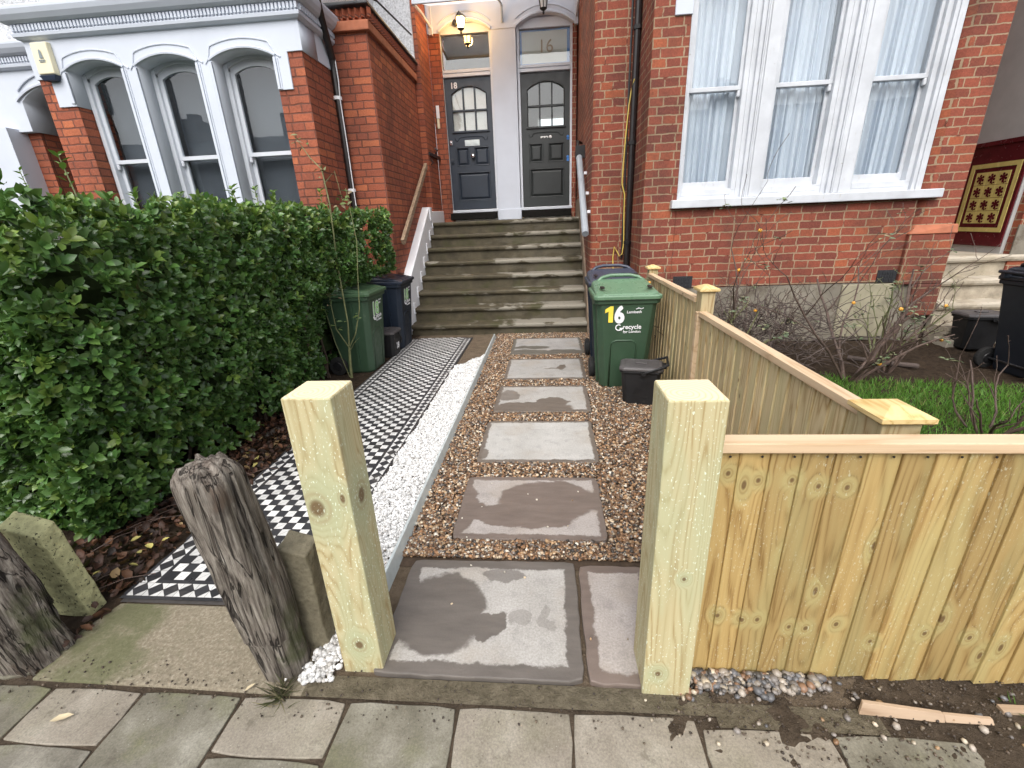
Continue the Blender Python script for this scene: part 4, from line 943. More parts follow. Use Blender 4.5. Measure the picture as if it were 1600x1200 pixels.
# pipes and cables
def tube_thing(name, label, cat, pts, r, mat, extra=None, n=8):
    m = MB(); m.tube(pts, r, n)
    if extra: extra(m)
    o = m.build(name, mat, smooth=False); return tag(o, label, cat)
def clips(pts):
    def f(m):
        for p in pts: m.lathe([(.046, -.018), (.052, -.018), (.052, .018), (.046, .018)], p, 10)
    return f
t = thing('drainpipe', 'black drainpipe with swan neck in the corner between white bay and painted brick wall', 'drainpipe', (-2.56, 6.12, 0))
m = MB(); m.tube([(-2.42, 5.62, 4.25), (-2.42, 5.64, 3.95), (-2.48, 5.85, 3.72), (-2.53, 6.10, 3.42), (-2.535, 6.115, 3.3), (-2.545, 6.12, 0.0)], .040, 10)
m.tube([(-2.42, 5.62, 3.98), (-2.42, 5.60, 4.02), (-2.0, 6.4, 4.06), (-1.9, 7.5, 4.08)], .012, 5); part(m, 'pipe', m_pipe, t, smooth=False)
m = MB(); clips([(-2.545, 6.12, 3.02), (-2.545, 6.12, 1.98)])(m); part(m, 'pipe_clip', m_wst, t)
m = MB(); m.tube([(-2.50, 6.10, 3.45), (-2.49, 6.09, 3.2), (-2.505, 6.09, 3.0), (-2.50, 6.085, 2.5), (-2.505, 6.085, 1.5)], .007, 5); part(m, 'cable', m_wst, t)
t = thing('drainpipe', 'black drainpipe up the inner corner of the bare red brick bay', 'drainpipe', (1.04, 6.1, 0))
m = MB(); m.tube([(1.045, 6.10, 5.5), (1.045, 6.10, 0)], .038, 10); part(m, 'pipe', m_pipe, t)
m = MB()
for z in (1.2, 2.35, 3.5): m.lathe([(.044, -.02), (.05, -.02), (.05, .02), (.044, .02)], (1.045, 6.10, z), 10)
part(m, 'pipe_collar', m_black, t)
m = MB(); m.tube([(.985, 6.135, 5.0), (.985, 6.135, 1.0)], .012, 6); part(m, 'cable', m_black, t)
tube_thing('cable', 'thin yellow cable dangling in loops beside the pipe on red brick', 'cable', [(1.03, 6.06, 3.0), (1.01, 6.11, 2.9), (.99, 6.12, 2.75), (.97, 6.12, 2.45), (.955, 6.12, 2.1), (.95, 6.12, 1.90), (.985, 6.11, 1.78), (.99, 6.11, 1.5), (1.0, 6.1, 1.2), (.985, 6.1, 1.06), (.95, 6.1, 1.03), (.92, 6.11, 1.09), (.885, 6.12, 1.15), (.87, 6.12, 1.02), (.88, 6.12, .85)], .0075, m_cable, n=5)
t = thing('handrail', 'old grey timber handrail fixed to the painted brick wall', 'handrail', (-2.05, 7.2, 0))
m = MB(); 
def bar(m, p, q_, w, h):
    p, q_ = Vector(p), Vector(q_); d = (q_ - p).normalized(); s_ = Vector((1, 0, 0)); u = d.cross(s_).normalized()
    m.loft([[c + s_ * a * w / 2 + u * b * h / 2 for a, b in ((-1, -1), (1, -1), (1, 1), (-1, 1))] for c in (p, q_)])
bar(m, (-2.03, 6.40, 1.30), (-2.03, 8.15, 2.47), .05, .085); part(m, 'rail', m_batten, t, bevel=.006)
m = MB(); bar(m, (-2.0, 8.3, 2.67), (-1.965, 8.98, 2.67), .04, .05)
m.tube([(-2.0, 8.4, 2.62), (-1.96, 8.4, 2.53), (-2.0, 8.4, 2.50)], .01, 5); m.tube([(-2.0, 8.8, 2.7), (-1.96, 8.8, 2.78), (-2.0, 8.8, 2.82)], .014, 5); part(m, 'iron_bracket', m_black, t)
t = thing('handrail', 'light grey covered handrail sloping down the red brick side of the steps', 'handrail', (.5, 6.6, 0))
m = MB(); m.tube([(.49, 7.26, 2.36), (.49, 5.95, 1.33)], .045, 10); part(m, 'cover', m_rail_grey, t, smooth=False)
m = MB(); m.box(.44, .58, 7.28, 7.40, 2.36, 2.52); m.tube([(.49, 7.26, 2.36), (.49, 7.6, 2.62), (.56, 7.8, 2.62)], .02, 6); part(m, 'rail_end', m_black, t)
m = MB()
for y, z in ((6.25, 1.60), (6.55, 1.84), (6.9, 2.12)): m.box(.535, .58, y - .012, y + .012, z - .02, z + .015)
part(m, 'clip', m_wst, t)
t = thing('bell_plate', 'narrow white plate and brass bell push on the brick beside door 18', 'door bell', (-1.99, 9.0, 3.3))
m = MB(); m.box(-1.955, -1.90, 8.985, 8.999, 3.32, 3.52); part(m, 'plate', m_wst, t); m = MB(); m.box(-1.95, -1.91, 8.98, 8.999, 3.16, 3.31); part(m, 'bell_push', m_cream, t)

# ================================================================== GATE POSTS, OLD POSTS, FENCES
def gate_post(label, x0, x1, y0, y1, h, sx, sy):
    t = thing('gate_post', label, 'post', ((x0 + x1) / 2, (y0 + y1) / 2, 0))
    m = MB(); m.box(x0, x1, y0, y1, -.1, h - .0015); part(m, 'post', m_post_wood, t, bevel=.004)
    m = MB(); cx, cy = (x0 + x1) / 2, (y0 + y1) / 2; hx, hy = (x1 - x0) / 2 - .003, (y1 - y0) / 2 - .003
    m.box(-hx, hx, -hy, hy, -.01, .0); o = m.build('post_top', m_end, None, bevel=.001); o.parent = t; o.location = (0, 0, h)
    return t
gate_post('new square pine gate post with big knot, standing by the white chippings', -.748, -.602, 1.085, 1.232, 1.065, 0, 0)
gate_post('new square pine gate post at the end of the front fence, frosted with pale specks', .300, .452, 1.047, 1.203, 1.065, 0, 0)

def old_post(label, cx, cy, hw, hd, h, lean, seed, cut=(0, 0)):
    n, nz = 56, 60; rings = []
    for j in range(nz + 1):
        t = j / nz; z = h * t; ring = []
        endr = 1.0 - max(0, (t - .93) / .07) ** 2.2 * .34
        for i in range(n):
            a = 2 * math.pi * i / n; c, s = math.cos(a), math.sin(a); p = 4.2
            r = (abs(c) ** p + abs(s) ** p) ** (-1 / p)
            g = mnoise.fractal(Vector((c * 2.6 + seed, s * 2.6, z * 1.6)), .7, 2.1, 4) * .10 + mnoise.noise(Vector((c * 8 + seed, s * 8, z * 1.2))) * .055
            cr = mnoise.noise(Vector((c * 5.5 + seed * 2, s * 5.5, z * .55))); g -= max(0, .10 - abs(cr)) * 2.4
            w = (1 + .12 * t - .10 * (1 - t) * (t < .25)) * endr * (1 + g)
            ring.append((c * r * hw * w + lean[0] * t, s * r * hd * w + lean[1] * t, z + (mnoise.noise(Vector((c * 2, s * 2, seed))) * .035 if t > .9 else 0)))
        rings.append(ring)
    zc = h * 1.005; top = rings[-1]
    rings.append([((p[0] - lean[0]) * .55 + lean[0], (p[1] - lean[1]) * .55 + lean[1], zc + mnoise.noise(Vector((p[0] * 22, p[1] * 22, seed))) * .02) for p in top])
    rings.append([((p[0] - lean[0]) * .15 + lean[0], (p[1] - lean[1]) * .15 + lean[1], zc + .004) for p in top])
    m = MB(); m.loft(rings); o = m.build('weathered_post', m_old, smooth=True); o.location = (cx, cy, -.02); tag(o, label, 'post'); return o
old_post('cracked leaning old grey oak post between paving and tiled path', -.958, 1.095, .070, .072, .905, (-.030, -.06), 3.0)
old_post('thick weathered oak post against the pitted greenish concrete stub', -1.985, 1.10, .115, .10, .86, (-.155, -.05), 8.0)
def spur(label, x0, x1, y0, y1, h, mat, slope, seed, lean=0.0):
    m = MB(); rings = []
    for j in range(13):
        t = j / 12; z = h * t; ring = []
        pts = [(x0, y0), ((x0 + x1) / 2, y0 - .003), (x1, y0), (x1 + .002, (y0 + y1) / 2), (x1, y1), ((x0 + x1) / 2, y1), (x0, y1), (x0, (y0 + y1) / 2)]
        for x, y in pts:
            d = mnoise.noise(Vector((x * 20, y * 20, z * 14 + seed))) * .006; ring.append((x + d + lean * t, y + d, z - (slope * max(0, (x - x0) / (x1 - x0)) + slope * .6 * (y1 - y) / (y1 - y0)) * t ** 4))
        rings.append(ring)
    m.loft(rings); o = m.build('concrete_spur', mat, bevel=.006); tag(o, label, 'concrete stub'); return o
spur('squat mossy grey concrete spur behind the cracked leaning oak post', -.945, -.845, 1.165, 1.25, .49, m_spur_a, .03, 1)
spur('pitted greenish concrete spur beside the thick weathered post under the hedge', -2.10, -1.945, 1.27, 1.345, .485, m_spur_b, .05, 5, -.07)

def feather_run(n0, n1, pitch, place, z0, z1, seed, zj=.004):
    """overlapping feather-edge boards; place(u, d) -> (x, y) along the run and out from it"""
    m = MB(); rnd = random.Random(seed); u = n0
    while u < n1:
        wv = pitch * rnd.uniform(.94, 1.06); a, b = u, min(u + wv + .022, n1); r = rnd.random(); t1, t0 = .005, .015; base = .0
        zb = z0 + rnd.uniform(-zj, zj) * 2.2; k = rnd.uniform(-.004, .004)
        sec = [(a, .0), (a, t0), (b, t1), (b, .0)]
        lo = [(*place(q + k, d), zb) for q, d in sec]; hi = [(*place(q, d), z1) for q, d in sec]
        m.loft([lo, hi], rnd=r); u += wv
    return m
ff = thing('front_fence', 'new feather-edge fence panel with capping rail along the pavement edge', 'fence', (1.5, 1.14, 0))
part(feather_run(.455, 4.2, .0865, lambda u, d: (u, 1.150 - d), -.005, .874, 21), 'board_panel', m_board, ff, bevel=.0015, seg=1)
m = MB(); m.box(.453, 4.21, 1.120, 1.178, .873, .904); part(m, 'capping_rail', m_rail_x, ff, bevel=.003)
m = MB(); m.box(.46, 4.2, 1.152, 1.19, .12, .20); m.box(.46, 4.2, 1.152, 1.19, .66, .74); part(m, 'back_rail', m_board, ff)
nl = MB(); rr = random.Random(4); u = .50
while u < 4.1:
    nl.lathe([(.001, 0), (.0035, 0), (.0035, -.002), (.001, -.0022)], (u + .01, 1.1345, .856), 7, 'y'); u += .0865
part(nl, 'nail', m_pipe, ff)
sf = thing('side_fence', 'new feather-edge side fence stepping down in two panels beside the gravel path', 'fence', (1.06, 3, 0))
part(feather_run(1.44, 3.13, .098, lambda u, d: (1.085 - d, u), -.02, .835, 33), 'board_panel', m_board_pale, sf, bevel=.0015, seg=1)
part(feather_run(3.26, 4.80, .098, lambda u, d: (1.085 - d, u), -.02, .915, 34), 'board_panel', m_board_pale, sf, bevel=.0015, seg=1)
for y0, y1, z in ((1.42, 3.14, .833), (3.25, 4.81, .913)):
    m = MB(); m.box(1.052, 1.108, y0, y1, z, z + .034); part(m, 'capping_rail', m_rail_y, sf, bevel=.003)
m = MB(); m.box(1.045, 1.075, 3.14, 3.185, -.02, .86); part(m, 'batten', m_rail_y, sf, bevel=.003)
def fpost(x0, x1, y0, y1, h, ov=.022):
    m = MB(); m.box(x0, x1, y0, y1, -.05, h); p_ = part(m, 'fence_post', m_board_pale, sf, bevel=.003)
    m = MB(); a, b, c, d = x0 - ov, x1 + ov, y0 - ov, y1 + ov
    def rg(e, z): return [(a + e, c + e, z), (b - e, c + e, z), (b - e, d - e, z), (a + e, d - e, z)]
    m.loft([rg(.006, h), rg(0, h + .006), rg(0, h + .020), rg(.014, h + .026), rg(.020, h + .030), rg(.055, h + .044)]); o = m.build('post_cap', m_cap, p_); return p_
fpost(1.03, 1.145, 1.31, 1.43, .875); fpost(1.065, 1.155, 3.145, 3.255, 1.0); fpost(1.065, 1.155, 4.81, 4.90, .985)

# ================================================================== PATH: edging, slabs, gravel, chippings
m = MB(); m.loft([[(x, y, z) for x, z in ((-.735, -.02), (-.706, -.02), (-.728, .066), (-.742, .066))] for y in (1.22, 2.5, 4.0, 5.9)])
tag(m.build('edging_strip', m_galv, bevel=.002), 'galvanised metal edging between white chippings and brown shingle', 'edging')

def slab_mat(name, dry, dry2, wet, blobs, hx, hy, edge=.035, thr=0.0):
    n = NT(name, 0.75, 0.4); o = n.obj(); x, y, z = n.sep(o)
    wob = n.noise(o, 6.5, 5, 0.6, out='Color'); ow = n.vmath('ADD', o, n.vmath('SCALE', n.vmath('SUBTRACT', wob, (.5, .5, .5)), .16))
    fn = n.noise(n.vmath('ADD', o, (hx * 31, hy * 17, 0)), 11, 7, 0.72)
    e = n.math('MINIMUM', n.math('SUBTRACT', hx, n.math('ABSOLUTE', x)), n.math('SUBTRACT', hy, n.math('ABSOLUTE', y)))
    e = n.math('ADD', e, n.math('MULTIPLY', n.math('SUBTRACT', fn, .5), .075))
    edge += .016; w = n.step(e, edge + .008, edge - .004)
    for cx, cy, rx, ry, k in blobs:
        d = n.vmath('LENGTH', n.vmath('MULTIPLY', n.vmath('SUBTRACT', ow, (cx, cy, 0)), (1 / rx, 1 / ry, 0)))
        w = n.math('MAXIMUM', w, n.math('MULTIPLY', n.step(d, 1.07, .95), k))
    big = n.noise(n.vmath('ADD', o, (cx if blobs else 1, 3, 7)), 5, 5, 0.6)
    cd = n.ramp(big, [(0.3, dry2), (0.7, dry)])
    cd = n.mix(n.math('MULTIPLY', n.step(fn, 0.50, 0.66), 0.5), cd, tuple(c * .60 for c in dry)); gr_ = n.noise(o, 120, 4, .75); cd = n.mix(0.45, cd, n.ramp(gr_, [(.3, .25), (.7, .75)]), 'OVERLAY'); cd = n.mix(n.math('MULTIPLY', n.step(n.noise(n.vmath('ADD', o, (hx, 4, 4)), 3.2, 4), .5, .68), .35), cd, (0.30, 0.25, 0.19))
    sc = n.noise(n.vmath('MULTIPLY', o, (40, 9, 1)), 1.0, 4, 0.7); cd = n.mix(n.math('MULTIPLY', n.step(sc, 0.6, 0.75), 0.35), cd, tuple(min(1, c * 1.35) for c in dry))
    cw = n.ramp(n.noise(n.vmath('MULTIPLY', o, (3, 14, 1)), 1.6, 5, 0.6), [(0.3, tuple(c * .78 for c in wet)), (0.7, tuple(c * 1.15 for c in wet))])
    c = n.mix(n.math('MULTIPLY', w, .95), cd, cw); n.color(c); n.rough(n.math('SUBTRACT', .8, n.math('MULTIPLY', w, .34)))
    rv = n.noise(n.vmath('ADD', o, (2, hx * 20, 1)), 7, 8, 0.62); n.bump(n.math('ADD', rv, n.math('MULTIPLY', n.noise(o, 90, 4, .7), .12)), 0.32, 0.02); return n.m
GR, GR2, WET = (0.41, 0.395, 0.37), (0.32, 0.305, 0.28), (0.135, 0.11, 0.088)
PK, PK2, WPK = (0.40, 0.365, 0.34), (0.32, 0.29, 0.265), (0.155, 0.122, 0.102)
def slab(label, x0, x1, y0, y1, mat, z=.018):
    hx, hy = (x1 - x0) / 2, (y1 - y0) / 2; m = MB(); slab_mesh(m, -hx, hx, -hy, hy, -.045, 0, 0, .0035, .05)
    o = m.build('paving_slab', mat, bevel=.005); o.location = ((x0 + x1) / 2, (y0 + y1) / 2, z); return tag(o, label, 'paving slab')
slab('large grey threshold slab with a broad dark wet patch, between the gate posts', -.645, .112, 1.068, 1.632, slab_mat('threshold_sandstone', GR, GR2, (0.118, 0.103, 0.090), [(-.20, -.01, .195, .19, 1), (-.36, .0, .05, .3, 1), (.02, -.07, .08, .06, 1), (.15, -.03, .05, .035, .4), (.26, -.04, .018, .06, .35), (.05, .19, .09, .05, .7)], .378, .282, .034))
slab('narrow pinkish slab with a wet rim, wedged between threshold slab and frosted gate post', .126, .43, 1.062, 1.615, slab_mat('pink_sandstone', PK, PK2, (0.155, 0.12, 0.10), [(.13, -.23, .1, .09, 1)], .152, .276, .026))
slab('mostly wet brown stepping slab, first in the gravel', -.50, .288, 1.780, 2.353, slab_mat('wet_brown_sandstone', PK, PK2, WPK, [(.10, .05, .27, .19, 1), (-.12, -.08, .30, .09, 1), (.05, -.10, .2, .1, 1), (-.36, -.05, .07, .2, 1)], .394, .286, .020))
slab('dry pale grey stepping slab, larger than those nearer the steps', -.486, .330, 2.532, 3.172, slab_mat('pale_grey_sandstone', (0.46, 0.45, 0.425), (0.37, 0.36, 0.335), WET, [(-.40, -.22, .06, .10, .9)], .408, .320, .016))
slab('grey stepping slab wet along its near half', -.47, .358, 3.352, 3.970, slab_mat('half_wet_sandstone', (0.40, 0.385, 0.36), GR2, WET, [(-.1, -.22, .36, .12, 1), (.10, -.10, .14, .1, 1), (-.3, .06, .10, .12, .8)], .414, .309, .022))
slab('grey stepping slab with a single small dark wet spot', -.452, .385, 4.160, 4.858, slab_mat('spotted_sandstone', (0.37, 0.36, 0.34), (0.30, 0.29, 0.27), WET, [(.18, .02, .055, .08, 1), (.10, -.02, .10, .02, .8)], .418, .349, .018))
slab('grey stepping slab at the foot of the mossy steps, damp streaked', -.456, .436, 5.05, 5.81, slab_mat('streaked_sandstone', (0.35, 0.345, 0.33), (0.28, 0.27, 0.255), (0.12, 0.11, 0.09), [(-.20, -.08, .25, .07, 1), (-.25, -.30, .3, .12, 1), (.20, -.28, .26, .08, 1)], .446, .380, .02))

SLABS = [(-.652, .44, 1.05, 1.64), (-.50, .288, 1.780, 2.353), (-.486, .330, 2.532, 3.172), (-.47, .358, 3.352, 3.970), (-.452, .385, 4.160, 4.858), (-.456, .436, 5.05, 5.81)]
def free(x, y, g=0.0):
    ok = np.ones(len(x), bool)
    for a, b, c, d in SLABS: ok &= ~((x > a + g) & (x < b - g) & (y > c + g) & (y < d - g))
    return ok
PAL = [(0.27, 0.155, 0.080), (0.38, 0.245, 0.135), (0.175, 0.102, 0.058), (0.12, 0.068, 0.038), (0.50, 0.40, 0.28), (0.62, 0.57, 0.48), (0.18, 0.155, 0.135), (0.05, 0.042, 0.036), (0.27, 0.14, 0.065)]
WTS = [4, 4, 5, 5, 3.5, 2.2, 2.5, 5.0, 2.5]
sheet('gravel_bed', (-.716, 1.05, 1.60, 6.14), .0, plain('wet_gravel_fines', (0.055, 0.036, 0.022), 0.9, 0.3, 30, 0.5, 90), cuts=.05, bumpy=.006)
N = 88000; gx = RNG.uniform(-.712, 1.055, N); gy = 1.66 + (6.12 - 1.66) * RNG.uniform(0, 1, N) ** 1.25
k = free(gx, gy, -.002) & ~((gx > .455) & (gy < 1.16)); gx, gy = gx[k], gy[k]
gz_ = .006 + RNG.uniform(0, .011, len(gx)) + .006 * noise2(gx, gy, 3.0)
pebble_field('gravel', np.stack([gx, gy, gz_], 1), .0080, PAL, WTS, m_peb, .6)
N = 1500; gx = RNG.uniform(.44, 1.04, N); gy = RNG.uniform(1.17, 1.66, N); pebble_field('gravel', np.stack([gx, gy, .008 + RNG.uniform(0, .01, N)], 1), .0085, PAL, WTS, m_peb, .6)
# loose stones strayed onto the slabs
N = 26; xs = RNG.uniform(-.6, .42, N); ys = RNG.uniform(1.1, 2.35, N); pebble_field('stray_pebbles', np.stack([xs, ys, np.full(N, .021)], 1), .0062, PAL[4:6] + PAL[:2], [3, 4, 1, 1], m_peb, .6)
# white chippings between tiles and edging
N = 42000; gx = RNG.uniform(-1.052, -.735, N); gy = RNG.uniform(1.22, 5.15, N)
k = (gy < 4.55 + (gx + 1.05) * 1.55 + .10 * noise2(gx, gy, 6.0)) & (gx > -1.036 + .020 * noise2(gx, gy, 9.0)); gx, gy = gx[k], gy[k]
WP = [(0.72, 0.72, 0.71), (0.66, 0.655, 0.64), (0.56, 0.55, 0.53), (0.36, 0.345, 0.32)]
pebble_field('white_chippings', np.stack([gx, gy, .016 + RNG.uniform(0, .019, len(gx)) + .006 * noise2(gx, gy, 5.0)], 1), .0070, WP, [6, 4, 2, .3], m_chip, .75)
N = 420; t_ = RNG.uniform(0, 1, N); gx = -.80 - .03 * RNG.normal(0, 1, N) - .05 * (1 - t_); gy = 1.03 + .22 * t_; pebble_field('white_chippings', np.stack([gx, gy, .008 + RNG.uniform(0, .018, N)], 1), .0095, WP, [6, 3, 2, 1], m_chip, .75)
N = 60; gx = RNG.uniform(-1.05, -.75, N); gy = RNG.uniform(1.5, 4.5, N); pebble_field('dark_crumbs', np.stack([gx, gy, np.full(N, .036)], 1), .006, [(0.05, 0.04, 0.035), (.10, .08, .06)], [2, 1], m_peb, .7)
N = 700; gx = -1.052 + .012 * RNG.normal(0, 1, N); gy = RNG.uniform(1.4, 4.6, N); pebble_field('dark_crumbs', np.stack([gx, gy, np.full(N, .012)], 1), .0055, [(0.04, 0.033, 0.03), (.10, .08, .06)], [3, 1], m_peb, .7)
# rounded pebbles spilling from under the front fence
N = 520; t_ = RNG.uniform(0, 1, N) ** 1.5; gx = .46 + .46 * t_ + .03 * RNG.normal(0, 1, N); gy = 1.128 - np.abs(RNG.normal(0, .042, N)) * (1 - .4 * t_)
PB2 = [(0.20, 0.18, 0.165), (0.32, 0.28, 0.235), (0.12, 0.12, 0.125), (0.44, 0.38, 0.29), (0.22, 0.13, 0.08), (0.06, 0.055, 0.05)]
pebble_field('fence_pebbles', np.stack([gx, gy, .004 + RNG.uniform(0, .016, N)], 1), .0112, PB2, [4, 3, 4, 1.4, 2.5, 3], m_peb, .65, jit=.38)
N = 60; gx = RNG.uniform(.30, 1.5, N); gy = RNG.uniform(.90, 1.1, N); pebble_field('fence_pebbles', np.stack([gx, gy, np.full(N, .006)], 1), .0085, PB2[:4] + PAL[:2], [3, 3, 2, 3, 1, 1], m_peb, .65)
# crumbs of soil on the dirty strip and the paving
N = 1700; gx = RNG.uniform(.32, 1.9, N); gy = .72 + .42 * RNG.uniform(0, 1, N) ** .7
k = (gy > .97 - .22 * np.clip((gx - .6) / .3, 0, 1) * (gx < 1.25) - .05); gx, gy = gx[k], gy[k]
pebble_field('soil_crumbs', np.stack([gx, gy, .003 + RNG.uniform(0, .006, len(gx))], 1), .0030, [(0.05, 0.036, 0.026), (0.09, 0.066, 0.047), (0.14, 0.11, 0.08)], [3, 3, 1], m_peb, .7, jit=.5)
N = 500; gx = RNG.uniform(-2.0, .5, N); gy = .99 + .05 * RNG.normal(0, 1, N); pebble_field('soil_crumbs', np.stack([gx, gy, np.full(N, .006)], 1), .0026, [(0.05, 0.036, 0.026), (0.10, 0.075, 0.05)], [3, 2], m_peb, .7, jit=.5)
# timber offcut on the ground by the fence
m_scrap = wood_mat('dirty_offcut_wood', (0.42, 0.31, 0.215), (0.28, 0.19, 0.12), axis='x', ringscale=7, knot=0.0, contrast=0.5, use_rnd=False)
t = thing('timber_offcut', 'split offcut of pale batten lying on the soil below the front fence', 'offcut', (1.13, 1.03, 0))
m = MB(); m.loft([[(.962, 1.012, .004), (1.205, .998, .004), (1.20, 1.008, .004), (.966, 1.024, .004)], [(.978, 1.028, .036), (1.205, 1.010, .026), (1.203, 1.022, .026), (.980, 1.040, .036)]]); part(m, 'batten', m_scrap, t, bevel=.002)
m = MB(); m.loft([[(1.207, 1.0, .004), (1.345, .998, .004), (1.345, 1.008, .004), (1.207, 1.010, .004)], [(1.207, 1.012, .022), (1.345, 1.008, .016), (1.345, 1.018, .016), (1.207, 1.022, .022)]]); part(m, 'splinter', m_scrap, t, bevel=.002)
m = MB(); m.box(1.40, 1.52, 1.035, 1.06, .0, .014); tag(m.build('timber_offcut', m_scrap, bevel=.002), 'short pale wood scrap beside the split batten', 'offcut')
# ================================================================== BINS AND CADDIES
def wheelie_bin(label, loc, rotz, mb_, ml_, num, w=1.0, h=1.0):
    t = thing('wheelie_bin', label, 'bin', loc, rotz); H_ = .835 * h
    def sect(z, hx, yf, yb, ch): z *= h; hx *= w; return [(-hx + ch, yf, z), (hx - ch, yf, z), (hx, yf + ch, z), (hx, yb - ch * .6, z), (hx - ch * .6, yb, z), (-hx + ch * .6, yb, z), (-hx, yb - ch * .6, z), (-hx, yf + ch, z)]
    m = MB(); m.loft([sect(0, .195, -.175, .15, .05), sect(.02, .208, -.188, .16, .05), sect(.45, .240, -.222, .215, .05), sect(.80, .262, -.248, .26, .045), sect(.803, .280, -.262, .275, .03), sect(.84, .282, -.264, .278, .03)])
    m.build('body', mb_, t, bevel=.008, seg=3)
    m = MB()
    m.loft([sect(.842, .290, -.285, .285, .03), sect(.872, .290, -.288, .285, .03), sect(.882, .280, -.278, .280, .035)])
    m.build('lid_rim', ml_, t, bevel=.006, seg=3)
    def lr(z0, z1, hx, yf, yb, ch): 
        r = sect(0, hx, yf, yb, ch); return [(x, y, (z0 + (z1 - z0) * (y - yf) / (yb - yf)) * h) for x, y, z in r]
    m = MB(); m.loft([lr(.880, .885, .272, -.268, .275, .05), lr(.892, .935, .262, -.255, .27, .06), lr(.900, .955, .235, -.225, .255, .06), lr(.896, .962, .215, -.20, .20, .07), lr(.888, .950, .175, -.16, .13, .06)])
    m.build('lid', ml_, t, bevel=.010, seg=3, smooth=False)
    m = MB()
    for sx in (-1, 1):
        m.box(sx * .19 * w - .018, sx * .19 * w + .018, .25, .335, .86 * h, .93 * h)
    m.tube([(-.235 * w, .325, .915 * h), (.235 * w, .325, .915 * h)], .016, 8); m.build('handle', ml_, t, bevel=.004)
    m = MB(); m.tube([(-.215 * w, .17, .945 * h), (-.17 * w, .21, .975 * h), (-.09 * w, .23, .992 * h), (.09 * w, .23, .992 * h), (.17 * w, .21, .975 * h), (.215 * w, .17, .945 * h)], .017, 8); m.build('lid_grip', ml_, t, smooth=True)
    m = MB()
    for sx in (-1, 1): m.loft([[(sx * (.205 + .022 * math.cos(a)) * w, -.13 + .05 * math.sin(a), (.931 + .0035 * (k * 2 - 1) - .0 + .06 * (.05 * math.sin(a))) * h) for a in np.linspace(0, 5.5, 9)] for k in (0, 1)])
    m.build('grip_slot', m_black, t)
    for sx in (-1, 1):
        m = MB(); m.lathe([(.001, -.028), (.07, -.026), (.097, -.022), (.102, -.012), (.102, .012), (.097, .022), (.07, .026), (.001, .028)], (sx * .252 * w, .175, .10), 22, 'x')
        wh = m.build('wheel', m_tyre, t, smooth=False); k = MB(); k.lathe([(.001, -.032), (.045, -.032), (.05, -.027), (.05, .027), (.045, .032), (.001, .032)], (sx * .252 * w, .175, .10), 14, 'x'); k.build('hub', m_black, wh)
    m = MB(); m.tube([(-.24 * w, .175, .10), (.24 * w, .175, .10)], .012, 8); m.build('axle', m_black, t)
    def fy(z): return -.188 - .063 * z / .82
    m = MB(); pts = [(-.13, .03), (-.13, .42), (-.115, .455), (-.08, .47), (.05, .47), (.085, .455), (.10, .42), (.10, .03)]
    m.tube([(x * w, fy(z) + .004, z * h) for x, z in pts], .010, 6)
    m.build('front_ridge', mb_, t, smooth=True)
    m = MB()
    for sx in (-1, 1):
        m.loft([[(sx * (.218 + .055 * z / .82) * w - .012, y, z * h), (sx * (.218 + .055 * z / .82) * w - .012, y + .02, z * h), (sx * (.218 + .055 * z / .82) * w + sx * 0 + .012, y + .02, z * h), (sx * (.218 + .055 * z / .82) * w + .012, y, z * h)] for y, z in ((-.06, .03), (-.09, .78))])
    m.build('side_rib', mb_, t)
    rx = (math.pi / 2 + .0767, 0, 0)
    def tx(nm, body, sz, x, z, mat, fat=0, dy=.0, al='LEFT', sx=1.0): return text_obj(nm, body, sz, mat, t, (x, fy(z) - .002 - dy, z * h), rx, .0005, 0.0, al, sx, fat)
    if num == '16':
        num1 = MB(); zb_, zt_ = .640, .785; num1.add([(x, fy(z) - .003, z * h) for x, z in ((-.158, zb_), (-.118, zb_), (-.118, zt_), (-.144, zt_), (-.188, zt_ - .028), (-.188, zt_ - .060), (-.158, zt_ - .046))], [(0, 1, 2, 3, 6), (3, 4, 5, 6)]); num1.build('number', m_yel, t)
        tx('number', '6', .205, -.105, .640, m_wst, .009, sx=.80)
    else:
        tx('number', num, .195, -.13, .62, m_wst, .013); tx('number', num, .195, -.13, .62, m_gst, .003, .0018)
    tx('council_print', 'Lambeth', .032, -.002, .72, m_wst, .0006, sx=1.15)
    m = MB(); z = .755
    for a, b in (((.075, z), (.10, z + .008)), ((.10, z + .008), (.118, z)), ((.118, z), (.14, z + .010)), ((.09, z + .012), (.115, z + .004))): m.tube([(a[0], fy(a[1]) - .002, a[1] * h), (b[0], fy(b[1]) - .002, b[1] * h)], .0032, 4)
    m.build('council_mark', m_wst, t)
    tx('recycle_print', 'recycle', .056, -.030, .578, m_wst, .0012, sx=1.0); tx('recycle_print', 'for London', .034, -.026, .542, m_wst, .0005)
    m = MB(); cx, cz, rr = -.065, .592, .025
    m.tube([(cx + rr * math.cos(a), fy(cz) - .002, (cz + rr * math.sin(a)) * h) for a in np.linspace(.9, 5.6, 16)], .005, 5)
    m.add([(cx + rr * .2, fy(cz) - .004, (cz - .002) * h), (cx + rr * 1.7, fy(cz) - .004, (cz - .002) * h), (cx + rr * .9, fy(cz) - .004, (cz - .030) * h)], [(0, 1, 2)]); m.build('recycle_mark', m_wst, t)
    return t
wheelie_bin('green wheeled bin with yellow and white number 16, by the side fence', (.69, 4.11, 0), 0, m_bin_g, m_lid_g, '16')
wheelie_bin('navy wheeled bin whose lid shows over the green number 16 bin', (.71, 4.86, 0), 0, m_bin_n, m_lid_n, '16', 1.0, 1.02)
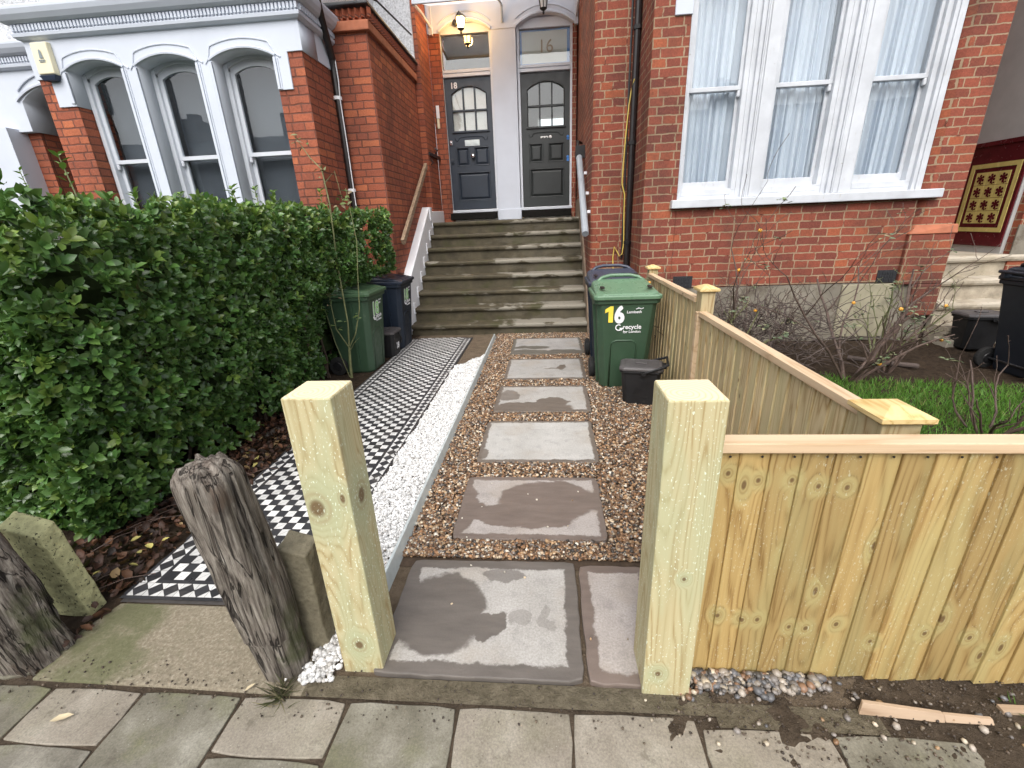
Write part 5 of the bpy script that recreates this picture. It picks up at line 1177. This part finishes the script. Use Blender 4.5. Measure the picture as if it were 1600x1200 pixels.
wheelie_bin('green wheeled bin with number 18 sticker beside the hedge', (-2.11, 4.68, 0), math.pi / 2, m_bin_g, plain('green_lid_dark', (0.055, 0.105, 0.055), 0.35, 0.1, 6), '18')
wheelie_bin('navy wheeled bin with number 18 sticker next to the steps', (-2.06, 5.63, 0), math.pi / 2, m_bin_n, plain('navy_lid_dark', (0.02, 0.026, 0.042), 0.35, 0.1, 6), '18')
wheelie_bin('black wheeled bin on the soil before the pale porch steps', (4.40, 4.15, 0), math.pi / 2, plain('black_bin_plastic', (0.012, 0.016, 0.024), 0.45, 0.1, 6), plain('black_lid_plastic', (0.014, 0.018, 0.026), 0.4, 0.1, 6), '20', 1.0, 1.0)

def caddy(label, loc, rotz, s=1.0, tilt=0.5, mark=None, hand=1):
    t = thing('food_caddy', label, 'caddy', loc, rotz)
    def sect(z, hx, hy, ch): z *= s; hx *= s; hy *= s; ch *= s; return [(-hx + ch, -hy, z), (hx - ch, -hy, z), (hx, -hy + ch, z), (hx, hy - ch, z), (hx - ch, hy, z), (-hx + ch, hy, z), (-hx, hy - ch, z), (-hx, -hy + ch, z)]
    m = MB(); m.loft([sect(0, .128, .095, .035), sect(.012, .136, .102, .035), sect(.29, .160, .122, .03), sect(.293, .172, .132, .03), sect(.312, .172, .132, .03)]); m.build('body', m_cad, t, bevel=.006 * s, seg=3)
    m = MB(); m.loft([sect(.314, .178, .138, .03), sect(.332, .178, .138, .03), sect(.345, .166, .126, .035), sect(.350, .140, .10, .035), sect(.345, .125, .085, .03)]); m.box(-.05 * s, .05 * s, -.02 * s, .02 * s, .345 * s, .356 * s); m.build('lid', m_cad_lid, t, bevel=.005 * s, seg=3)
    m = MB(); L = .20 * s; c_, s_ = math.cos(tilt), math.sin(tilt)
    P_ = [(0, 0), (L * .6, 0), (L, .03 * s)]
    path = []
    for sy in (-1, 1):
        q = [(.02 * s + hand * a * c_, sy * (.142 * s - b), .30 * s + a * s_) for a, b in P_]; path += q if sy < 0 else q[::-1]
    m.tube(path, .011 * s, 6)
    for sy in (-1, 1): m.lathe([(.001, -.008), (.02 * s, -.008), (.02 * s, .008), (.001, .008)], (.02 * s, sy * .142 * s, .30 * s), 10, 'y')
    m.build('handle', m_cad, t)
    m = MB(); m.box(.150 * s, .20 * s, -.05 * s, .05 * s, .318 * s, .345 * s); m.build('lid_latch', m_cad, t, bevel=.006)
    if mark:
        text_obj('number', mark, .11 * s, m_wst, t, (0, -.112 * s - .002, .10 * s), (math.pi / 2 + .06, 0, 0), .0004, .004)
    return t
caddy('black food caddy with grey lid in front of the number 16 bin', (.785, 3.60, 0), rad(-12), 1.0, .38, None, 1)
caddy('small black food caddy marked with white digits, tucked between the green and navy bins', (-1.97, 5.18, 0), math.pi / 2, .93, -.9, '18', 1)
caddy('black food caddy with pale lid on the soil at the foot of the porch steps', (4.62, 5.02, 0.02), rad(-4), 1.12, -.45, None, 1)

# ================================================================== HEDGE
hg = thing('hedge', 'tall glossy evergreen hedge filling the garden before the white bay', 'hedge', (-3.5, 3.4, 0))
def shell(n, seed):
    r = np.random.default_rng(seed); out = []
    a = r.uniform(0, 1, n)
    # right face, near face, top
    sel = r.choice(3, n, p=[.37, .43, .20])
    y = r.uniform(1.62, 5.75, n); z = r.uniform(0.10, 1.70, n) ** 1.0; x = r.uniform(-7.0, -2.2, n); xn = -2.2 - 4.8 * r.uniform(0, 1, n) ** 1.35
    fx = -2.20 + .16 * np.clip((z - .3) / .7, 0, 1) + .12 * np.clip((y - 4.2) / 1.0, 0, 1) * (z > 1.0) - .22 * np.clip((y - 3.2) / 1.2, 0, 1) * (z < .95)
    P_ = np.zeros((n, 3)); Nn = np.zeros((n, 3))
    k = sel == 0; P_[k] = np.stack([fx[k], y[k], z[k]], 1); Nn[k] = (1, -.25, .25)
    k = sel == 1; P_[k] = np.stack([xn[k], 1.66 + .35 * np.clip((-2.5 - xn[k]) / 1.5, 0, 1), z[k]], 1); Nn[k] = (.1, -1, .35)
    k = sel == 2; P_[k] = np.stack([x[k], y[k], np.full(k.sum(), 1.69)], 1); Nn[k] = (.1, -.2, 1)
    # round the corner edges and make it lumpy
    lump = np.array([mnoise.fractal(Vector((p[0] * 2.3, p[1] * 2.3, p[2] * 2.3)), .9, 2.0, 3) for p in P_])
    d = .10 * lump - np.abs(r.normal(0, .07, n)); P_ += Nn / np.linalg.norm(Nn, axis=1, keepdims=True) * d[:, None]
    ex = np.clip((P_[:, 2] - 1.55) / .2, 0, 1); P_[:, 0] -= ex * .06 * (sel == 0)
    near = np.clip((1.85 - P_[:, 1]) / .25, 0, 1) * (P_[:, 0] > -2.5); P_[:, 0] -= near * .10
    keep_ = P_[:, 2] > .06
    # low part thins out near the ground
    keep_ &= ~((P_[:, 2] < .22) & (r.uniform(0, 1, n) < .30) & (sel == 0))
    return P_[keep_], Nn[keep_], lump[keep_]
P0, N0, LU = shell(13000, 5)
rs0 = np.random.default_rng(17); locs = []; mats = []; cols = []
for p, nn, lu in zip(P0, N0, LU):
    ax = nn / np.linalg.norm(nn) + rs0.normal(0, .38, 3) + (0, 0, .45); ax /= np.linalg.norm(ax)
    k = rs0.integers(5, 9); sz = rs0.uniform(.044, .068); sp0 = rs0.uniform(0, 6.28); young = rs0.uniform() < (.10 if p[2] < 1.5 else .32)
    h = np.array([0, 0, 1.0]) if abs(ax[2]) < .9 else np.array([1.0, 0, 0]); u = np.cross(h, ax); u /= np.linalg.norm(u); v = np.cross(ax, u)
    base = np.array([.066, .138, .034]) * rs0.uniform(.6, 1.35) if not young else np.array([.13, .21, .042]) * rs0.uniform(.7, 1.2)
    for i in range(k):
        a = sp0 + i * 2.4; el = rs0.uniform(.15, .95) if i > 1 else rs0.uniform(.8, 1.3)
        dr = (u * math.cos(a) + v * math.sin(a)) * math.cos(el) + ax * math.sin(el)
        nm = ax - dr * np.dot(ax, dr); nm += rs0.normal(0, .25, 3); nm -= dr * np.dot(nm, dr); nm /= np.linalg.norm(nm); sd_ = np.cross(dr, nm)
        s_ = sz * rs0.uniform(.7, 1.1)
        mats.append(np.stack([sd_ * s_ * 1.05, dr * s_, nm * s_], 1)); locs.append(p - ax * rs0.uniform(0, .03) * i / 3); c = base * rs0.uniform(.8, 1.2) * np.array([rs0.uniform(.9, 1.15), 1, rs0.uniform(.85, 1.2)]); cols.append(c)
fo = scatter('foliage', LEAF_V, LEAF_T, np.array(mats), np.array(locs), np.array(cols), m_leaf, True); keep(fo, hg)
m = MB()
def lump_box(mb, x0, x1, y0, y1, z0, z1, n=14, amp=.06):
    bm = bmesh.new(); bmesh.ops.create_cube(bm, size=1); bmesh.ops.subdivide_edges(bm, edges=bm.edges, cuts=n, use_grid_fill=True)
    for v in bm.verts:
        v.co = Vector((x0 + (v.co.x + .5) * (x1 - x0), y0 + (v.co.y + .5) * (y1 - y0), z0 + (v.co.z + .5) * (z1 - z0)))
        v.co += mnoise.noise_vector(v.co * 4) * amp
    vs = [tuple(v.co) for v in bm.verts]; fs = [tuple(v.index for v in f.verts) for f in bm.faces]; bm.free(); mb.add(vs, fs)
lump_box(m, -7.2, -2.40, 1.95, 5.6, .25, 1.50); part(m, 'dark_core', m_inner, hg)  # solid lump added to block the view through; dark tone stands for inner shade
m = MB(); rr = random.Random(3)
for i in range(34):
    y = rr.uniform(1.75, 5.2); x = -2.42 + rr.uniform(-.15, .08); p = Vector((x, y, 0)); pts = [p.copy()]
    for k in range(5): p = p + Vector((rr.uniform(-.05, .07), rr.uniform(-.07, .07), .22)); pts.append(p.copy())
    m.tube(pts, [.012, .011, .010, .008, .006, .004], 5)
part(m, 'branches', m_bark, hg)
# a few upright shoots over the top with fresh leaves
m = MB(); locs = []; mats = []; cols = []; rr = random.Random(8)
for x, y, hh in ((-4.3, 3.7, .36), (-3.05, 2.9, .32), (-4.7, 4.6, .2), (-2.9, 4.6, .22), (-2.55, 4.3, .16), (-3.5, 4.3, .18), (-4.0, 3.0, .16), (-2.45, 5.0, .2), (-3.3, 3.6, .14), (-2.3, 3.4, .12)):
    top = Vector((x + rr.uniform(-.05, .05), y, 1.70 + hh)); m.tube([(x, y, 1.5), ((x + top.x) / 2 + .01, y, 1.62 + hh / 2), top], [.006, .005, .003], 5)
    for k in range(11):
        z = 1.70 + hh * (1 - (k / 11) ** 1.6); a = k * 2.4; el = rr.uniform(.2, .9)
        dr = np.array([math.cos(a) * math.cos(el), math.sin(a) * math.cos(el), math.sin(el)]); nm = np.array([0, 0, 1.0]) - dr * dr[2]; nm /= np.linalg.norm(nm); s_ = rr.uniform(.045, .075)
        mats.append(np.stack([np.cross(dr, nm) * s_, dr * s_, nm * s_], 1)); locs.append((top.x, top.y, z)); cols.append(np.array([.16, .27, .055]) * rr.uniform(.7, 1.2))
part(m, 'shoot', m_stem_g, hg); keep(scatter('young_foliage', LEAF_V, LEAF_T, np.array(mats), np.array(locs), np.array(cols), m_leaf, True), hg)

# fallen leaves on the bed between hedge and tiles
N = 2600; x = RNG.uniform(-2.5, -1.88, N); y = RNG.uniform(1.1, 3.7, N); k = (x < -1.90 + .04 * noise2(x, y, 5)) & ~((x < -1.93) & (y < 1.36)); x, y = x[k], y[k]; N = len(x)
z3 = np.stack([RNG.normal(0, .9, N), RNG.normal(0, .9, N), np.ones(N)], 1); S = RNG.uniform(.022, .060, N)
c = np.array([(0.070, 0.031, 0.018), (0.042, 0.021, 0.014), (0.12, 0.056, 0.028), (0.22, 0.15, 0.07), (0.022, 0.014, 0.010)])[RNG.choice(5, N, p=[.36, .3, .2, .03, .11])] * RNG.uniform(.7, 1.3, (N, 1))
LV = [(0, 0, 0), (0, .4, -.10), (0, .75, -.06), (0, 1, .10), (-.34, .33, .16), (-.28, .7, .14), (.34, .33, .12), (.28, .7, .16)]
scatter('leaf_litter', LV, LEAF_T, rot_from(z3, RNG.uniform(0, 6.28, N)) * S[:, None, None], np.stack([x, y, RNG.uniform(.012, .05, N)], 1), c, m_dead, True, None, 'stuff')
N = 16; x = RNG.uniform(-2.15, -1.92, N); y = RNG.uniform(1.45, 2.6, N); z3 = np.stack([RNG.normal(0, .3, N), RNG.normal(0, .3, N), np.ones(N)], 1)
scatter('yellow_leaves', LV, LEAF_T, rot_from(z3, RNG.uniform(0, 6.28, N)) * RNG.uniform(.025, .05, N)[:, None, None], np.stack([x, y, np.full(N, .06)], 1), np.array([(.45, .40, .13)]) * RNG.uniform(.6, 1.2, (N, 1)), m_dead, True, None, 'stuff')
m = MB(); rr = random.Random(12)
for i in range(26):
    x, y = rr.uniform(-2.3, -1.92), rr.uniform(1.3, 2.4); a = rr.uniform(0, 3.1); L = rr.uniform(.08, .28)
    m.tube([(x, y, .04), (x + L * .5 * math.cos(a) + .02, y + L * .5 * math.sin(a), .065), (x + L * math.cos(a), y + L * math.sin(a), .04)], .0022, 4)
m.build('fallen_twigs', m_stem, kind='stuff')
for lab, (x, y, z, a, s_) in (('pale dry leaf lying on the pinkish paving slab near the kerb', (-1.66, .86, .006, .35, .07)), ('tiny pale leaf curl in the paving joint below the mossy apron', (-1.06, .985, .010, .9, .035))):
    m = MB(); c_, s2 = math.cos(a), math.sin(a); m.add([(v[1] * s_ * c_ - v[0] * .5 * s_ * s2, v[1] * s_ * s2 + v[0] * .5 * s_ * c_, .006 + v[2] * s_ * .3 + .008 * v[1] * (1 - v[1])) for v in LV], LEAF_T); o = m.build('dry_leaf', plain('straw_leaf', (.50, .42, .27), .7, .1, 30), smooth=True); o.location = (x, y, z); tag(o, lab, 'leaf')

# ================================================================== GRASS, TUFT, ROSES
BL_V = [(-.5, 0, 0), (.5, 0, 0), (.38, .06, .5), (-.38, .06, .5), (.0, .22, 1.0)]; BL_T = [(0, 1, 2), (0, 2, 3), (3, 2, 4)]
def blades(name, x, y, hgt, wid, cols, mat, z0=.0, spread=.35, kind='stuff'):
    N = len(x); zz = np.stack([RNG.normal(0, spread, N), RNG.normal(0, spread, N), np.ones(N)], 1)
    M_ = rot_from(zz, RNG.uniform(0, 6.28, N)) * np.stack([np.full(N, wid), hgt, hgt], 1)[:, None, :]
    return scatter(name, BL_V, BL_T, M_, np.stack([x, y, np.full(N, z0)], 1), cols, mat, False, None, kind)
N = 52000; x = RNG.uniform(1.2, 5.2, N); y = RNG.uniform(1.25, 4.2, N)
lim = 4.10 - .26 * (x - 2.9) + .16 * noise2(x, y, 2.2); k = (y < lim) & (RNG.uniform(0, 1, N) < np.clip((lim - y) / .3 + .25, 0, 1)) & (noise2(x, y, 1.7, 4.0) > -.42); x, y = x[k], y[k]; N = len(x)
c = np.array([(.105, .24, .034), (.075, .18, .026), (.15, .26, .05), (.22, .21, .08)])[RNG.choice(4, N, p=[.45, .3, .2, .05])] * RNG.uniform(.7, 1.25, (N, 1))
blades('lawn_grass', x, y, RNG.uniform(.03, .085, N), .006, c, m_grassb, .0, .5)
N = 500; x = RNG.uniform(1.42, 2.0, N); y = .985 + .05 * RNG.normal(0, 1, N); blades('grass_tuft', x, y, RNG.uniform(.02, .05, N), .004, np.array([(.10, .19, .04)]) * RNG.uniform(.6, 1.3, (N, 1)), m_grassb, .0, .6)
N = 90; a = RNG.uniform(0, 6.28, N); r_ = np.abs(RNG.normal(0, .022, N)); x = -.93 + r_ * np.cos(a); y = .985 + r_ * np.sin(a)
o = blades('grass_tuft', x, y, RNG.uniform(.04, .10, N), .005, np.array([(.24, .20, .13), (.09, .085, .05), (.05, .04, .03)])[RNG.integers(0, 3, N)] * RNG.uniform(.7, 1.2, (N, 1)), m_grassb, .0, 1.1, None); tag(o, 'half dead grass tuft at the foot of the cracked leaning post', 'grass tuft')

def rose_bush(label, base, seed, n, h, spread, thick=.013, hips=0, leaves=10, green=.2, depth=2, lean=(0, 0)):
    rr = random.Random(seed); t = thing('rose_bush', label, 'rose bush', base); st = MB(); tips = []
    def grow(p, d, L, r, lv):
        pts = [p.copy()]; rd = [r]; ns = 6
        for i in range(ns):
            d = (d + Vector((rr.uniform(-.28, .28), rr.uniform(-.28, .28), rr.uniform(-.12, .16)))).normalized(); p = p + d * (L / ns); pts.append(p.copy()); rd.append(max(.002, r * (1 - .55 * (i + 1) / ns)))
            if lv > 0 and i >= 1 and rr.random() < .55:
                dd = (d + Vector((rr.uniform(-1, 1), rr.uniform(-1, 1), rr.uniform(0, .6)))).normalized(); grow(p, dd, L * rr.uniform(.35, .6), rd[-1] * .65, lv - 1)
            if i > 1 and rr.random() < .5: th = d.cross(Vector((rr.uniform(-1, 1), rr.uniform(-1, 1), .3))).normalized(); st.tube([p, p + th * .014], [.0028, .0006], 4)
        st.tube(pts, rd, 6); tips.append((pts[-1], d)); tips.append((pts[-3], d))
    for i in range(n):
        a = 6.28 * i / n + rr.uniform(-.4, .4); grow(Vector((math.cos(a) * .04, math.sin(a) * .04, -.02)), Vector((math.cos(a) * spread + lean[0], math.sin(a) * spread + lean[1], 1)).normalized(), h * rr.uniform(.6, 1.1), thick * rr.uniform(.7, 1.1), depth)
    st.build('stems', m_stem_g if green > .5 else m_stem, t)
    lo, ma, co = [], [], []
    for i in range(leaves):
        p, d = rr.choice(tips)
        for k in range(5):
            a = rr.uniform(0, 6.28); dr = np.array([math.cos(a), math.sin(a), rr.uniform(-.2, .4)]); dr /= np.linalg.norm(dr); nm = np.array([rr.uniform(-.4, .4), rr.uniform(-.4, .4), 1.0]); nm -= dr * nm.dot(dr); nm /= np.linalg.norm(nm); s_ = rr.uniform(.03, .055)
            ma.append(np.stack([np.cross(dr, nm) * s_ * 1.2, dr * s_, nm * s_], 1)); lo.append(tuple(p + Vector((rr.uniform(-.03, .03), rr.uniform(-.03, .03), rr.uniform(-.02, .02))))); co.append(np.array(rr.choice([(.13, .17, .10), (.17, .21, .11), (.22, .22, .12), (.10, .14, .07)])) * rr.uniform(.8, 1.2))
    if lo:
        f = scatter('leaves', LEAF_V, LEAF_T, np.array(ma), np.array(lo), np.array(co), m_dead, True); f.parent = t
    for i in range(hips):
        p, d = rr.choice(tips); m = MB(); m.lathe([(.001, -.018), (.010, -.015), (.016, -.005), (.015, .006), (.009, .013), (.001, .015)], (p.x, p.y, p.z), 10); m.build('rose_hip', m_hip, t, smooth=True)
    return t
rose_bush('large bare rose bush with thick stems and yellow hips, before the cement patch', (2.78, 4.05, 0), 5, 8, 1.2, .60, .017, 3, 16, .2, 2, (.15, .1))
rose_bush('tall dark rose bush with one long bare cane against the brick, by the side fence', (1.75, 4.55, 0), 23, 6, 1.15, .45, .011, 3, 9, .2, 2)
rose_bush('low pruned rose with dark upright stubs in the lawn', (3.0, 2.95, 0), 31, 9, .55, .75, .010, 0, 2, .2, 1)
rose_bush('rose bush with greenish canes leaning towards the porch steps', (3.45, 4.7, 0), 44, 5, .85, .5, .011, 1, 12, .8, 2, (.25, 0))
rose_bush('green stemmed rose shrub behind the middle fence post', (1.55, 3.75, 0), 52, 6, .75, .5, .009, 2, 12, .8, 2)
rose_bush('tangled thorny rose with a single yellow hip against the grey plinth', (2.25, 4.75, 0), 61, 9, .9, .7, .009, 1, 14, .2, 2)
rose_bush('spindly dark rose between the bare bush and the cement patch', (3.25, 4.3, 0), 67, 6, .8, .5, .010, 1, 8, .2, 2)
t = thing('twiggy_shrub', 'dense grey tangle of bare twigs behind the side fence', 'shrub', (2.1, 4.5, 0)); m = MB(); rr = random.Random(77)
for i in range(520):
    p = Vector((rr.gauss(0, .42), rr.gauss(0, .30), rr.uniform(.02, .60))); d = Vector((rr.uniform(-1, 1), rr.uniform(-1, 1), rr.uniform(-.2, .9))).normalized(); L = rr.uniform(.15, .5); pts = [p.copy()]
    for k in range(4): d = (d + Vector((rr.uniform(-.5, .5), rr.uniform(-.5, .5), rr.uniform(-.45, .3)))).normalized(); p = p + d * L / 4; p.z = max(p.z, .01); pts.append(p.copy())
    m.tube(pts, [.0045, .004, .0035, .003, .002], 4)
m.build('twigs', m_twig, t)
t = thing('climbing_rose', 'thin straggly rose stems rising in front of the green number 18 bin', 'rose', (-2.02, 4.28, 0)); m = MB(); X0, Y0 = -2.02, 4.28
def L3(*q): return [(x - X0, y - Y0, z) for x, y, z in q]
m.tube(L3((-2.10, 4.3, 0), (-2.09, 4.3, .16), (-2.07, 4.3, .34)), [.016, .014, .013], 7)
for pts, r_ in ((((-2.07, 4.3, .34), (-2.03, 4.28, .6), (-2.03, 4.27, 1.2), (-2.0, 4.26, 1.72), (-2.02, 4.26, 2.02), (-2.12, 4.28, 2.12), (-2.25, 4.3, 2.32)), .009), (((-2.07, 4.3, .34), (-1.95, 4.24, .50), (-1.86, 4.22, .75), (-1.82, 4.22, 1.1), (-1.78, 4.22, 1.4), (-1.80, 4.2, 1.85)), .007), (((-2.07, 4.3, .34), (-2.16, 4.27, .55), (-2.17, 4.27, .85), (-2.1, 4.26, 1.2)), .006), (((-2.02, 4.26, 1.9), (-1.9, 4.25, 2.0), (-1.86, 4.25, 1.7)), .004), (((-2.07, 4.3, .30), (-1.96, 4.2, .42), (-1.88, 4.16, .48)), .005), (((-2.12, 4.3, .02), (-2.2, 4.28, .4), (-2.24, 4.27, .75)), .005)):
    m.tube(L3(*pts), [r_ * (1 - .6 * i / (len(pts) - 1)) for i in range(len(pts))], 6)
m.build('stems', m_stem_g, t)
lo, ma, co = [], [], []; rr = random.Random(6)
for x, y, z, n in ((-2.03, 4.26, 2.0, 8), (-2.2, 4.29, 2.26, 7), (-1.87, 4.25, 1.75, 7), (-1.8, 4.2, 1.8, 6), (-2.16, 4.27, .85, 10), (-2.08, 4.27, .98, 10), (-2.12, 4.27, .6, 8), (-1.9, 4.23, .7, 4), (-1.8, 4.22, 1.5, 4)):
    for k in range(n):
        a = rr.uniform(0, 6.28); dr = np.array([math.cos(a), math.sin(a), rr.uniform(-.6, .3)]); dr /= np.linalg.norm(dr); nm = np.array([rr.uniform(-.6, .6), rr.uniform(-.9, .3), 1.0]); nm -= dr * nm.dot(dr); nm /= np.linalg.norm(nm); s_ = rr.uniform(.035, .07)
        ma.append(np.stack([np.cross(dr, nm) * s_, dr * s_, nm * s_], 1)); lo.append((x - X0 + rr.uniform(-.06, .06), y - Y0 + rr.uniform(-.05, .05), z + rr.uniform(-.06, .06))); co.append(np.array(rr.choice([(.10, .15, .06), (.16, .17, .08), (.22, .17, .10), (.12, .17, .05)])) * rr.uniform(.7, 1.2))
f = scatter('leaves', LEAF_V, LEAF_T, np.array(ma), np.array(lo), np.array(co), m_dead, True); f.parent = t
tube_thing('fallen_branch', 'thick bare stick lying on the soil behind the roses', 'stick', [(3.1, 4.62, .05), (3.35, 4.45, .04), (3.6, 4.36, .03)], .024, m_twig)
t = thing('dead_leaf_heap', 'withered brown leaf resting on the green number 18 bin lid', 'leaf', (-2.05, 4.45, .97)); m = MB(); m.add([((v[0]) * .16, (v[1] - .5) * .14, v[2] * .16 + .03) for v in LV], LEAF_T); m.build('leaf', plain('brown_leaf', (.20, .13, .08), .7, .2, 20), t, smooth=True)

# ================================================================== ACROSS THE ROAD (seen only mirrored in the window panes)
ot = thing('terrace_row', 'brick terrace across the road mirrored in the window panes', 'houses', (0, -17, 0))
m = MB(); m.box(-32, 32, -26, -17, 0, 5.6); part(m, 'wall', plain('dark_london_brick', (.12, .075, .055), .9, .2, 3), ot)
m = MB(); m.loft([[(-32, -26.3, 5.6), (-32, -16.7, 5.6), (-32, -21.5, 7.7)], [(32, -26.3, 5.6), (32, -16.7, 5.6), (32, -21.5, 7.7)]]); part(m, 'roof', m_slate, ot)
m = MB()
for x in range(-31, 31, 7): m.box(x - .5, x + .5, -22.2, -20.9, 6.5, 8.9); m.box(x - .35, x - .1, -21.8, -21.4, 8.9, 9.3); m.box(x + .1, x + .35, -21.8, -21.4, 8.9, 9.25)
part(m, 'chimneys', plain('chimney_brick', (.12, .07, .05), .9, .2, 3), ot)

# ------------------------------------------------------------------ repeats of a kind share a group
for nm, g in (('wheelie_bin', 'wheeled bins in the front gardens'), ('food_caddy', 'food waste caddies beside the bins'), ('paving_slab', 'stone slabs laid through the gravel'), ('gate_post', 'new pine gate posts'), ('weathered_post', 'old oak posts along the pavement'), ('concrete_spur', 'concrete spurs behind the old posts'), ('rose_bush', 'bare winter rose bushes'), ('wall_lantern', 'lanterns over the front doors'), ('door_mat', 'mats before the front doors'), ('terraced_house', 'terraced houses along the street'), ('handrail', 'handrails beside the steps'), ('drainpipe', 'drainpipes on the fronts'), ('timber_offcut', 'wood scraps by the fence'), ('dry_leaf', 'dry leaves on the paving')):
    for o in bpy.data.objects:
        if 'label' in o and o.name.split('.')[0] == nm: o['group'] = g
